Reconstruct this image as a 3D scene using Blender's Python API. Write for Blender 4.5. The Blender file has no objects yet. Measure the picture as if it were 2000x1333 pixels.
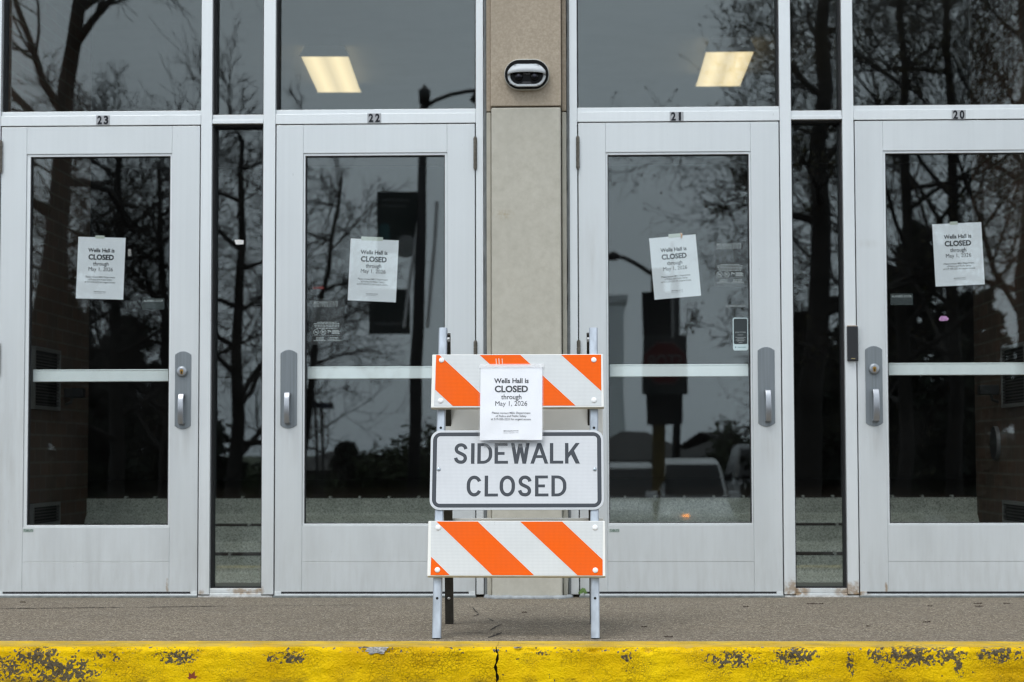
import bpy, math, random
from mathutils import Vector, Matrix, noise as mn
R = math.radians

# ------------------------------------------------------------------ camera
SC = bpy.context.scene
COL = SC.collection
F, CX, CY = 3889.0, 1000.0, 666.5            # lens in photo pixels (70 mm on 36 mm film)
TH, PS, RO = 0.0562, 0.0300, -0.00235        # pitch up, turned left, roll
CAM = Vector((0.0, -9.04, 0.65))
fw = Vector((-math.sin(PS)*math.cos(TH), math.cos(PS)*math.cos(TH), math.sin(TH)))
rt = fw.cross(Vector((0, 0, 1))).normalized()
up = rt.cross(fw)
rt, up = math.cos(RO)*rt + math.sin(RO)*up, -math.sin(RO)*rt + math.cos(RO)*up
cd = bpy.data.cameras.new('camera')
cam = bpy.data.objects.new('camera', cd)
COL.objects.link(cam)
M = Matrix((rt, up, -fw)).transposed().to_4x4()
M.translation = CAM
cam.matrix_world = M
cd.lens, cd.sensor_width, cd.sensor_fit = 70.0, 36.0, 'HORIZONTAL'
cd.clip_end = 3000
cd.dof.use_dof = True
cd.dof.focus_distance = 7.15
cd.dof.aperture_fstop = 4.2
SC.camera = cam

# ------------------------------------------------------------------ sky, sun, exposure
SUN_EL, SUN_AZ = R(58), R(205)               # overcast: soft sun high in front of the doors
w = bpy.data.worlds.new('World'); SC.world = w; w.use_nodes = True
nt = w.node_tree; nd = nt.nodes; ln = nt.links
bg = nd['Background']
sky = nd.new('ShaderNodeTexSky'); sky.sky_type = 'NISHITA'; sky.sun_disc = False
sky.sun_elevation = SUN_EL; sky.sun_rotation = SUN_AZ; sky.dust_density = 4; sky.air_density = 1.0
hs = nd.new('ShaderNodeHueSaturation'); hs.inputs['Saturation'].default_value = 0.12
tc = nd.new('ShaderNodeTexCoord')
mp = nd.new('ShaderNodeMapping'); mp.inputs['Scale'].default_value = (1, 1, 3)
cn = nd.new('ShaderNodeTexNoise'); cn.inputs['Scale'].default_value = 2.2; cn.inputs['Detail'].default_value = 6
cr = nd.new('ShaderNodeValToRGB')
cr.color_ramp.elements[0].position = .3; cr.color_ramp.elements[0].color = (6.3, 7.0, 7.75, 1)
cr.color_ramp.elements[1].position = .72; cr.color_ramp.elements[1].color = (9.2, 10.2, 11.2, 1)
mx = nd.new('ShaderNodeMix'); mx.data_type = 'RGBA'; mx.inputs[0].default_value = .8
ln.new(tc.outputs['Generated'], mp.inputs[0]); ln.new(mp.outputs[0], cn.inputs['Vector'])
ln.new(cn.outputs['Fac'], cr.inputs[0])
ln.new(sky.outputs[0], hs.inputs['Color']); ln.new(hs.outputs[0], mx.inputs[6]); ln.new(cr.outputs[0], mx.inputs[7])
ln.new(mx.outputs[2], bg.inputs['Color'])
bg.inputs['Strength'].default_value = 0.13
sd = bpy.data.lights.new('sun', 'SUN'); sd.energy = 0.9; sd.angle = R(25); sd.color = (1, .97, .93)
sun = bpy.data.objects.new('sun', sd); COL.objects.link(sun)
sdir = Vector((math.sin(SUN_AZ)*math.cos(SUN_EL), math.cos(SUN_AZ)*math.cos(SUN_EL), math.sin(SUN_EL)))
sun.rotation_euler = sdir.to_track_quat('Z', 'Y').to_euler()
sun.location = sdir*30
SC.view_settings.view_transform = 'Standard'; SC.view_settings.look = 'None'
SC.view_settings.gamma = 1; SC.view_settings.exposure = 0.35
SC.render.engine = 'CYCLES'
SC.cycles.max_bounces = 10; SC.cycles.transparent_max_bounces = 16
SC.cycles.caustics_reflective = False; SC.cycles.caustics_refractive = False
SC.cycles.use_denoising = True
SC.cycles.denoiser = 'OPENIMAGEDENOISE'; SC.cycles.denoising_input_passes = 'RGB_ALBEDO_NORMAL'; SC.cycles.denoising_prefilter = 'ACCURATE'
SC.cycles.filter_width = 1.3

# ------------------------------------------------------------------ pixel -> place helpers
def ray(u, v):
    return (rt*((u-CX)/F) - up*((v-CY)/F) + fw)
def at(u, v, Y=0.0):
    d = ray(u, v); t = (Y-CAM.y)/d.y
    return CAM + d*t
def X(u, v=650, Y=0.0): return at(u, v, Y).x
def Z(v, u=730, Y=0.0): return at(u, v, Y).z
def mir(u, v, D):
    """Place, D metres out in front of the glass, of something the photo shows reflected at u, v."""
    p = at(u, v, D); return Vector((p.x, -D, p.z))

# ------------------------------------------------------------------ object helpers
def link(name, data, parent=None):
    o = bpy.data.objects.new(name, data); COL.objects.link(o)
    if parent: o.parent = parent
    return o
def tag(o, label=None, cat=None, group=None, kind=None):
    if label: o['label'] = label
    if cat: o['category'] = cat
    if group: o['group'] = group
    if kind: o['kind'] = kind
    return o
def thing(name, loc, label, cat, group=None):
    o = link(name, None); o.location = loc; o.empty_display_size = .1
    return tag(o, label, cat, group)

class MB:
    """Collects shapes in world space; build() links them as one mesh object."""
    def __init__(s): s.v = []; s.f = []
    def add(s, vs, fs):
        k = len(s.v); s.v += [tuple(p) for p in vs]; s.f += [tuple(i+k for i in f) for f in fs]; return s
    def box(s, x0, x1, y0, y1, z0, z1):
        return s.add([(x0,y0,z0),(x1,y0,z0),(x1,y1,z0),(x0,y1,z0),(x0,y0,z1),(x1,y0,z1),(x1,y1,z1),(x0,y1,z1)],
                     [(0,3,2,1),(4,5,6,7),(0,1,5,4),(1,2,6,5),(2,3,7,6),(3,0,4,7)])
    def prism(s, poly, y0, y1):
        """poly of (x,z) counter-clockwise seen from the front (-Y); y0 front."""
        n = len(poly)
        vs = [(x,y0,z) for x,z in poly] + [(x,y1,z) for x,z in poly]
        fs = [tuple(range(n)), tuple(range(2*n-1, n-1, -1))]
        fs += [(i, n+i, n+(i+1)%n, (i+1)%n) for i in range(n)]
        return s.add(vs, fs)
    def flat(s, poly, y):
        return s.add([(x,y,z) for x,z in poly], [tuple(range(len(poly)))])
    def ring(s, a, b, y0, y1):
        """frame between outline a (outer) and b (inner), same point count"""
        n = len(a)
        vs = [(x,y0,z) for x,z in a]+[(x,y0,z) for x,z in b]+[(x,y1,z) for x,z in a]+[(x,y1,z) for x,z in b]
        fs = []
        for i in range(n):
            j = (i+1) % n
            fs += [(i,j,n+j,n+i), (2*n+j,2*n+i,3*n+i,3*n+j), (j,i,2*n+i,2*n+j), (n+i,n+j,3*n+j,3*n+i)]
        return s.add(vs, fs)
    def tube(s, pts, rad, n=8, cap=True):
        pts = [Vector(p) for p in pts]; k = len(s.v); m = len(pts)
        rads = rad if isinstance(rad, (list, tuple)) else [rad]*m
        prev = None
        for i, p in enumerate(pts):
            d = (pts[min(i+1,m-1)]-pts[max(i-1,0)]).normalized()
            if prev is None:
                prev = d.orthogonal().normalized()
            a = (prev - d*prev.dot(d)); a = a.normalized() if a.length > 1e-6 else d.orthogonal().normalized()
            prev = a; b = d.cross(a)
            for j in range(n):
                t = 2*math.pi*j/n
                s.v.append(tuple(p + (a*math.cos(t)+b*math.sin(t))*rads[i]))
        for i in range(m-1):
            for j in range(n):
                s.f.append((k+i*n+j, k+i*n+(j+1)%n, k+(i+1)*n+(j+1)%n, k+(i+1)*n+j))
        if cap:
            s.f.append(tuple(k+j for j in range(n-1,-1,-1))); s.f.append(tuple(k+(m-1)*n+j for j in range(n)))
        return s
    def disc(s, c, r, y0, y1, n=24, dome=0.0):
        """round button facing -Y, with an optional dome"""
        x, z = c
        prof = [(r,y1),(r,y0)]
        if dome:
            prof += [(r*math.cos(t), y0-dome*math.sin(t)) for t in (.4,.8,1.2)]
        k = len(s.v)
        for rr, y in prof:
            for j in range(n):
                t = 2*math.pi*j/n; s.v.append((x+rr*math.cos(t), y, z+rr*math.sin(t)))
        for i in range(len(prof)-1):
            for j in range(n):
                s.f.append((k+i*n+j, k+i*n+(j+1)%n, k+(i+1)*n+(j+1)%n, k+(i+1)*n+j))
        s.f.append(tuple(k+(len(prof)-1)*n+j for j in range(n)))
        return s
    def build(s, name, m, parent=None, smooth=False, bevel=0, xf=None, label=None, seg=2):
        me = bpy.data.meshes.new(name)
        vs = s.v if xf is None else [tuple(xf @ Vector(p)) for p in s.v]
        if parent is not None:
            inv = parent_inv(parent); vs = [tuple(inv @ Vector(p)) for p in vs]
        me.from_pydata(vs, [], s.f); me.update()
        if m: me.materials.append(m)
        o = link(name, me, parent)
        if smooth:
            for p in me.polygons: p.use_smooth = True
        if bevel:
            b = o.modifiers.new('bevel', 'BEVEL'); b.width = bevel; b.segments = seg; b.limit_method = 'ANGLE'; b.angle_limit = R(40)
            b.harden_normals = True
            for p in me.polygons: p.use_smooth = True
        if label: o['label'] = label
        return o
def parent_inv(o):
    m = Matrix.Identity(4)
    while o is not None:
        m = (Matrix.Translation(o.location) @ o.rotation_euler.to_matrix().to_4x4()) @ m; o = o.parent
    return m.inverted()
def rect(x0, x1, z0, z1): return [(x0,z0),(x1,z0),(x1,z1),(x0,z1)]
def rrect(x0, x1, z0, z1, r, n=6):
    o = []
    for cx, cz, a in ((x1-r,z0+r,-90),(x1-r,z1-r,0),(x0+r,z1-r,90),(x0+r,z0+r,180)):
        for i in range(n+1):
            t = R(a+90*i/n); o.append((cx+r*math.cos(t), cz+r*math.sin(t)))
    return o
def circ(x, z, r, n=24): return [(x+r*math.cos(2*math.pi*i/n), z+r*math.sin(2*math.pi*i/n)) for i in range(n)]

_txt = {}
def text_polys(s, bold=0.0, spacing=1.0):
    key = (s, bold, spacing)
    if key in _txt: return _txt[key]
    cu = bpy.data.curves.new('lettering', 'FONT'); cu.body = s; cu.size = 1; cu.offset = bold
    cu.align_x = 'LEFT'; cu.fill_mode = 'FRONT'; cu.resolution_u = 4; cu.space_character = spacing
    o = bpy.data.objects.new('lettering', cu); COL.objects.link(o)
    dg = bpy.context.evaluated_depsgraph_get(); dg.update()
    me = bpy.data.meshes.new_from_object(o.evaluated_get(dg))
    vs = [(v.co.x, v.co.y) for v in me.vertices]; fs = [tuple(p.vertices) for p in me.polygons]
    bpy.data.objects.remove(o); bpy.data.curves.remove(cu); bpy.data.meshes.remove(me)
    _txt[key] = (vs, fs); return vs, fs
CAPH = None
def put_text(mb, s, cx, base, width, cap, y, bold=0.0, spacing=1.0):
    """lettering centred on cx, baseline at base, fitted to width and to the height of its capitals"""
    global CAPH
    if CAPH is None:
        v, _ = text_polys('H'); CAPH = max(p[1] for p in v)
    vs, fs = text_polys(s, bold, spacing)
    x0 = min(p[0] for p in vs); x1 = max(p[0] for p in vs)
    sx = width/(x1-x0); sz = cap/CAPH
    mb.add([(cx-width/2+(p[0]-x0)*sx, y, base+p[1]*sz) for p in vs], fs)

# ------------------------------------------------------------------ materials
def mat(name, base, rough=.5, metal=0, vary=0, scale=20, bump=0, bscale=200, spec=.5, dirt=None, stretch=None):
    """plain surface with noise variation of its colour and a fine bump"""
    m = bpy.data.materials.new(name); m.use_nodes = True
    n = m.node_tree.nodes; l = m.node_tree.links; b = n['Principled BSDF']
    b.inputs['Base Color'].default_value = (*base, 1); b.inputs['Roughness'].default_value = rough
    b.inputs['Metallic'].default_value = metal; b.inputs['Specular IOR Level'].default_value = spec
    t = n.new('ShaderNodeTexCoord'); src = t.outputs['Object']
    if stretch:
        q = n.new('ShaderNodeMapping'); q.inputs['Scale'].default_value = stretch; l.new(src, q.inputs[0]); src2 = q.outputs[0]
    else: src2 = src
    if vary:
        x = n.new('ShaderNodeTexNoise'); x.inputs['Scale'].default_value = scale; x.inputs['Detail'].default_value = 6
        l.new(src2, x.inputs['Vector'])
        c = n.new('ShaderNodeValToRGB'); c.color_ramp.elements[0].position = .3; c.color_ramp.elements[1].position = .7
        d2 = dirt or tuple(k*(1-vary) for k in base)
        c.color_ramp.elements[0].color = (*d2, 1); c.color_ramp.elements[1].color = (*[min(1,k*(1+vary*.4)) for k in base], 1)
        l.new(x.outputs['Fac'], c.inputs[0]); l.new(c.outputs[0], b.inputs['Base Color'])
    if bump:
        x = n.new('ShaderNodeTexNoise'); x.inputs['Scale'].default_value = bscale; x.inputs['Detail'].default_value = 4
        l.new(src2, x.inputs['Vector'])
        q = n.new('ShaderNodeBump'); q.inputs['Strength'].default_value = bump; q.inputs['Distance'].default_value = .002
        l.new(x.outputs['Fac'], q.inputs['Height']); l.new(q.outputs[0], b.inputs['Normal'])
    return m
class G:
    """tiny node-graph writer"""
    def __init__(s, name):
        s.m = bpy.data.materials.new(name); s.m.use_nodes = True
        s.n = s.m.node_tree.nodes; s.l = s.m.node_tree.links; s.b = s.n['Principled BSDF']
        s.pos = s.n.new('ShaderNodeNewGeometry').outputs['Position']
    def node(s, t, **k):
        x = s.n.new(t)
        for a, v in k.items(): setattr(x, a, v)
        return x
    def map(s, scale, loc=(0,0,0), rot=(0,0,0), src=None):
        q = s.n.new('ShaderNodeMapping'); q.inputs['Scale'].default_value = scale; q.inputs['Location'].default_value = loc
        q.inputs['Rotation'].default_value = rot
        s.l.new(src or s.pos, q.inputs[0]); return q.outputs[0]
    def noise(s, scale, detail=5, src=None, rough=.55):
        x = s.n.new('ShaderNodeTexNoise'); x.inputs['Scale'].default_value = scale; x.inputs['Detail'].default_value = detail
        x.inputs['Roughness'].default_value = rough
        s.l.new(src or s.pos, x.inputs['Vector']); return x.outputs['Fac']
    def vor(s, scale, feature='F1', out='Distance', src=None, rnd=1):
        x = s.n.new('ShaderNodeTexVoronoi'); x.feature = feature; x.inputs['Scale'].default_value = scale
        x.inputs['Randomness'].default_value = rnd
        s.l.new(src or s.pos, x.inputs['Vector']); return x.outputs[out]
    def ramp(s, fac, *stops):
        c = s.n.new('ShaderNodeValToRGB'); e = c.color_ramp.elements
        while len(e) < len(stops): e.new(.5)
        for k, (p, col) in zip(e, stops):
            k.position = p; k.color = (*col, 1) if isinstance(col, (tuple, list)) else (col, col, col, 1)
        s.l.new(fac, c.inputs[0]); return c.outputs[0]
    def mix(s, fac, a, b, mode='MIX'):
        x = s.n.new('ShaderNodeMix'); x.data_type = 'RGBA'; x.blend_type = mode
        for sock, v in ((0, fac), (6, a), (7, b)):
            if isinstance(v, (int, float)): x.inputs[sock].default_value = v if sock == 0 else (v, v, v, 1)
            elif isinstance(v, tuple): x.inputs[sock].default_value = (*v, 1)
            else: s.l.new(v, x.inputs[sock])
        return x.outputs[2]
    def math(s, op, a, b=0.0, clamp=False):
        x = s.n.new('ShaderNodeMath'); x.operation = op; x.use_clamp = clamp
        for k, v in ((0, a), (1, b)):
            if isinstance(v, (int, float)): x.inputs[k].default_value = v
            else: s.l.new(v, x.inputs[k])
        return x.outputs[0]
    def spot(s, p, r, squash=(1,1,1)):
        """1 at place p falling to 0 at distance r"""
        q = s.n.new('ShaderNodeVectorMath'); q.operation = 'SUBTRACT'; s.l.new(s.pos, q.inputs[0]); q.inputs[1].default_value = p
        q2 = s.n.new('ShaderNodeVectorMath'); q2.operation = 'MULTIPLY'; s.l.new(q.outputs[0], q2.inputs[0]); q2.inputs[1].default_value = squash
        q3 = s.n.new('ShaderNodeVectorMath'); q3.operation = 'LENGTH'; s.l.new(q2.outputs[0], q3.inputs[0])
        return s.math('SUBTRACT', 1.0, s.math('DIVIDE', q3.outputs['Value'], r), True)
    def bump(s, h, strength=.5, dist=.002, normal=None):
        q = s.n.new('ShaderNodeBump'); q.inputs['Strength'].default_value = strength; q.inputs['Distance'].default_value = dist
        s.l.new(h, q.inputs['Height'])
        if normal: s.l.new(normal, q.inputs['Normal'])
        return q.outputs[0]
    def done(s, col=None, rough=.5, normal=None, metal=0, spec=.5):
        if col is not None:
            if isinstance(col, tuple): s.b.inputs['Base Color'].default_value = (*col, 1)
            else: s.l.new(col, s.b.inputs['Base Color'])
        if isinstance(rough, (int, float)): s.b.inputs['Roughness'].default_value = rough
        else: s.l.new(rough, s.b.inputs['Roughness'])
        if normal: s.l.new(normal, s.b.inputs['Normal'])
        s.b.inputs['Metallic'].default_value = metal; s.b.inputs['Specular IOR Level'].default_value = spec
        return s.m

def aluminium(name, base, rusty=(), worn=()):
    g = G(name)
    streak = g.noise(1, 4, g.map((60, 60, .8)))
    blot = g.noise(2.2, 5)
    col = g.mix(streak, tuple(k*.955 for k in base), tuple(min(1, k*1.04) for k in base))
    col = g.mix(g.ramp(blot, (.4, 0), (.75, .14)), col, (base[0]*.80, base[1]*.80, base[2]*.77))
    for p, r, q in worn:
        col = g.mix(g.math('MULTIPLY', g.spot(p, r, q), g.ramp(g.noise(1, 5, g.map((30, 30, 4))), (.35, 0), (.7, .35))), col, (.42,.40,.36))
    # scuffs, specks
    sp = g.ramp(g.vor(38), (.03, 1), (.05, 0))
    sp = g.mix(1.0, sp, g.ramp(g.noise(5), (.52, 0), (.62, 1)), 'MULTIPLY')
    col = g.mix(g.mix(1.0, sp, .55, 'MULTIPLY'), col, (.16, .14, .12))
    sc = g.ramp(g.noise(1, 3, g.map((95, 95, 30), rot=(0, .5, 0))), (.70, 0), (.76, 1))
    sc = g.mix(1.0, sc, g.ramp(g.noise(2.7, 3, g.map((1, 1, 1), (7, 3, 1)))  , (.58, 0), (.66, .5)), 'MULTIPLY')
    col = g.mix(sc, col, (.33, .33, .33))
    # splash grime low down, with a ragged edge of its own
    sep = g.node('ShaderNodeSeparateXYZ'); g.l.new(g.pos, sep.inputs[0])
    low = g.math('MULTIPLY', g.ramp(sep.outputs[2], (.0, 1), (.42, 0)), g.ramp(g.noise(1, 6, g.map((40, 40, 7))), (.42, 0), (.75, 1)))
    col = g.mix(g.math('MULTIPLY', low, .20), col, (.34, .32, .27))
    for p, r, q in rusty:
        s = g.math('MULTIPLY', g.spot(p, r, q), g.ramp(g.noise(45, 6), (.32, .15), (.6, 1)))
        col = g.mix(g.ramp(s, (.12, 0), (.6, .7)), col, (.34, .20, .075))
    return g.done(col, g.ramp(g.noise(1, 5, g.map((9, 9, 1.3))), (.3, .30), (.7, .44)), g.bump(g.noise(1, 3, g.map((260, 260, 3))), .10, .001), .5)

RUST = [((X(1545), 0, .035), .07, (1,1,1)), ((X(1562), 0, .03), .05, (1,1,1)), ((X(1652), 0, .03), .08, (.8,1,1.4)), ((X(1676), 0, .03), .06, (1,1,1)),
        ((X(477), 0, .028), .06, (.6,1,2)), ((X(510), 0, .03), .03, (1,1,1)), ((X(396), 0, .02), .02, (1,1,1))]
M_ALU = aluminium('aluminium', (.82, .855, .865), RUST)
M_ALUD = aluminium('door_aluminium', (.735, .77, .78), [((X(330), 0, .05), .03, (3,1,.6)), ((X(1725), 0, .04), .03, (3,1,.6))],
    [((X(u), 0, Z(v)), r, q) for u, v, r, q in ((358, 855, .12, (1.6,1,.8)), (563, 860, .12, (1.6,1,.8)), (1497, 860, .14, (1.6,1,.8)), (1706, 860, .13, (1.6,1,.8)), (1697, 482, .06, (1,1,2.2)), (20, 900, .4, (1.5,1,.6)), (1160, 500, .12, (2,1,.5)))])
M_SILL = mat('sill_metal', (.25, .275, .27), .45, .5, .35, 30, .2, 120)
M_GASKET = mat('black_rubber', (.012, .012, .014), .6)
M_DARKGAP = mat('dark_gap', (.01, .01, .01), .9)
M_STEEL = mat('brushed_steel', (.245, .275, .295), .42, .55, .15, 3, .08, 300, stretch=(40, 40, 1))
M_GRIP = mat('satin_grip', (.40, .42, .45), .3, .8, .1, 30)
M_BRASS = mat('brass', (.45, .26, .06), .35, .8)
M_HINGE = mat('bronze_hinge', (.16, .145, .12), .45, .6, .4, 90)
M_BAR = mat('bar_metal', (.92, .96, .95), .4, 0, .04, 12)

def glass(name, tint, ior):
    m = bpy.data.materials.new(name); m.use_nodes = True; n = m.node_tree.nodes; l = m.node_tree.links
    n.remove(n['Principled BSDF']); out = n['Material Output']
    tr = n.new('ShaderNodeBsdfTransparent'); tr.inputs[0].default_value = (*tint, 1)
    gl = n.new('ShaderNodeBsdfGlossy'); gl.inputs['Roughness'].default_value = 0.0; gl.inputs[0].default_value = (.92, 1, 1.0, 1)
    # mirror share by the angle of view (Schlick), the same from either side of the pane
    ge = n.new('ShaderNodeNewGeometry'); dt = n.new('ShaderNodeVectorMath'); dt.operation = 'DOT_PRODUCT'
    l.new(ge.outputs['Incoming'], dt.inputs[0]); l.new(ge.outputs['Normal'], dt.inputs[1])
    def mth(op, a, b):
        x = n.new('ShaderNodeMath'); x.operation = op
        for k, v in ((0, a), (1, b)):
            if isinstance(v, float): x.inputs[k].default_value = v
            else: l.new(v, x.inputs[k])
        return x
    r0 = ior
    wt = n.new('ShaderNodeTexCoord'); wn = n.new('ShaderNodeTexNoise'); wn.inputs['Scale'].default_value = 1.6; wn.inputs['Detail'].default_value = 1
    wb = n.new('ShaderNodeBump'); wb.inputs['Strength'].default_value = 1; wb.inputs['Distance'].default_value = .0005
    l.new(wt.outputs['Object'], wn.inputs['Vector']); l.new(wn.outputs['Fac'], wb.inputs['Height']); l.new(wb.outputs[0], gl.inputs['Normal'])
    ab = mth('ABSOLUTE', dt.outputs['Value'], 0.0); pw = mth('POWER', mth('SUBTRACT', 1.0, ab.outputs[0]).outputs[0], 5.0)
    fr = mth('ADD', mth('MULTIPLY', pw.outputs[0], 1.0-r0).outputs[0], r0)
    ms = n.new('ShaderNodeMixShader'); l.new(fr.outputs[0], ms.inputs[0]); l.new(tr.outputs[0], ms.inputs[1]); l.new(gl.outputs[0], ms.inputs[2])
    # faint dust film
    tcn = n.new('ShaderNodeTexCoord'); no = n.new('ShaderNodeTexNoise'); no.inputs['Scale'].default_value = 3; no.inputs['Detail'].default_value = 8
    rp = n.new('ShaderNodeMapRange'); rp.inputs[1].default_value = .35; rp.inputs[2].default_value = .8; rp.inputs[3].default_value = .0; rp.inputs[4].default_value = .004
    df = n.new('ShaderNodeBsdfDiffuse'); df.inputs[0].default_value = (.6, .6, .58, 1)
    l.new(tcn.outputs['Object'], no.inputs['Vector']); l.new(no.outputs['Fac'], rp.inputs[0])
    m2 = n.new('ShaderNodeMixShader'); l.new(rp.outputs[0], m2.inputs[0]); l.new(ms.outputs[0], m2.inputs[1]); l.new(df.outputs[0], m2.inputs[2])
    l.new(m2.outputs[0], out.inputs[0]); return m
M_GLASS = glass('window_glass', (.955, .975, .975), .066)

def film(name, col, opacity, rough=.15):
    m = bpy.data.materials.new(name); m.use_nodes = True; n = m.node_tree.nodes; l = m.node_tree.links
    b = n['Principled BSDF']; b.inputs['Base Color'].default_value = (*col, 1); b.inputs['Roughness'].default_value = rough
    b.inputs['Alpha'].default_value = opacity; return m
M_SLEEVE = film('clear_sleeve', (.9, .92, .95), .10)
M_TAPE = film('tape', (.66, .70, .62), .85, .35)
M_CLEARTAPE = film('clear_tape', (.9, .9, .9), .35, .1)
M_PAPER = mat('paper', (.86, .87, .90), .7, 0, .03, 8, .15, 14)
M_INK = mat('ink', (.018, .02, .025), .8, spec=.2)
M_INKGREY = mat('grey_ink', (.10, .11, .13), .7)
M_DECAL = film('decal_print', (.50, .56, .56), .5, .5)
M_DECALRED = film('red_decal_print', (.5, .08, .07), .55, .5)
M_DECALFILM = film('decal_film', (.30, .34, .35), .10, .3)
M_DECALDARK = film('dark_decal_film', (.10, .13, .13), .35, .3)
M_STICKER = mat('sticker_black', (.03, .04, .043), .4)
M_STICKERPALE = mat('sticker_pale', (.55, .68, .70), .5)
M_PLATE = mat('grey_plate', tuple(k*1.15 for k in (.36, .37, .385)), .45, .2)
M_MAKER = mat('maker_label', (.40, .46, .43), .5)
M_MAKERINK = mat('maker_ink', (.06, .12, .09), .6)

# ------------------------------------------------------------------ ground
def pavement():
    g = G('aggregate_concrete')
    cell = g.vor(165, 'F1', 'Color')
    sepc = g.node('ShaderNodeSeparateColor'); g.l.new(cell, sepc.inputs[0])
    peb = g.ramp(sepc.outputs[0], (0, (.06,.05,.04)), (.25, (.21,.168,.12)), (.5, (.31,.255,.18)), (.75, (.38,.325,.24)), (1, (.72,.65,.52)))
    dist = g.vor(165, 'DISTANCE_TO_EDGE')
    col = g.mix(g.ramp(dist, (.02, .9), (.18, 0)), peb, (.11, .088, .062))
    col = g.mix(g.ramp(g.noise(1.7, 6), (.3, .30), (.7, 0)), col, (.12, .105, .085))
    col = g.mix(g.ramp(g.noise(7, 6, g.map((1, 2.2, 1))), (.55, 0), (.8, .35)), col, (.36, .33, .28))
    gum = g.math('MULTIPLY', g.ramp(g.vor(3.1), (.045, 1), (.06, 0)), g.ramp(g.noise(2, 2), (.4, 0), (.5, .6)))
    col = g.mix(gum, col, (.075,.068,.06))
    sepy = g.node('ShaderNodeSeparateXYZ'); g.l.new(g.pos, sepy.inputs[0])
    silt = g.math('MULTIPLY', g.ramp(g.math('ADD', sepy.outputs[1], .5), (.15, 0), (.5, 1)), g.ramp(g.noise(5, 6), (.3, .1), (.7, .7)))
    col = g.mix(silt, col, (.15,.12,.08))
    return g.done(col, .85, g.bump(dist, 1.0, .004))
M_PAVE = pavement()
Y_EDGE, Y_YEL, Z_ROAD = -2.335, -2.11, -.118
sw = MB()
sw.box(-14, 14, Y_YEL, .3, -.30, 0)
o = sw.build('sidewalk', M_PAVE); tag(o, kind='structure')
def jag(pts, wid, seed, z=.0012):
    """a ragged crack or gap along pts (x,y), lying on the pavement"""
    rnd = random.Random(seed); fine = []
    for (a, b) in zip(pts, pts[1:]):
        n = max(2, int(math.dist(a, b)/.012))
        for i in range(n):
            t = i/n; fine.append((a[0]+(b[0]-a[0])*t+rnd.uniform(-.002,.002), a[1]+(b[1]-a[1])*t+rnd.uniform(-.005,.005)))
    fine.append(pts[-1]); mb = MB(); L = []; Rr = []
    for i, (x, y) in enumerate(fine):
        q = fine[min(i+1, len(fine)-1)]; p = fine[max(i-1, 0)]
        d = Vector((q[0]-p[0], q[1]-p[1])); d = d.normalized() if d.length else Vector((1,0)); nn = Vector((-d.y, d.x))
        wv = wid*rnd.uniform(.25, 1.2)*min(1, .25+4*min(i, len(fine)-1-i)/len(fine))
        L.append((x+nn.x*wv, y+nn.y*wv, z)); Rr.append((x-nn.x*wv, y-nn.y*wv, z))
    n = len(fine); mb.add(L+Rr, [(i, n+i, n+i+1, i+1) for i in range(n-1)]); return mb
def ground(u, v, z=0.0):
    d = ray(u, v); t = (z-CAM.z)/d.z; p = CAM+d*t; return (p.x, p.y)
M_CRACK = mat('crack_dirt', (.022, .018, .014), .95)
cracks = MB()
for k, (pts, wd) in enumerate([
    ([(-10, 1190), (60, 1189), (250, 1187)], .016), ([(258, 1187), (450, 1184.5)], .010), ([(460, 1184.5), (580, 1183.5), (720, 1182)], .006),
    ([(922, 1186), (928, 1194), (934, 1199)], .0035), ([(926, 1204), (936, 1200)], .004), ([(952, 1208), (964, 1214)], .004),
    ([(958, 1232), (968, 1225), (980, 1220)], .006), ([(952, 1247), (964, 1243), (980, 1236)], .008), ([(870, 1239), (905, 1236), (955, 1236)], .0025)]):
    mb = jag([ground(*p) for p in pts], wd, k); cracks.add(mb.v, mb.f)
cracks.build('crack', M_CRACK, o)

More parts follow.
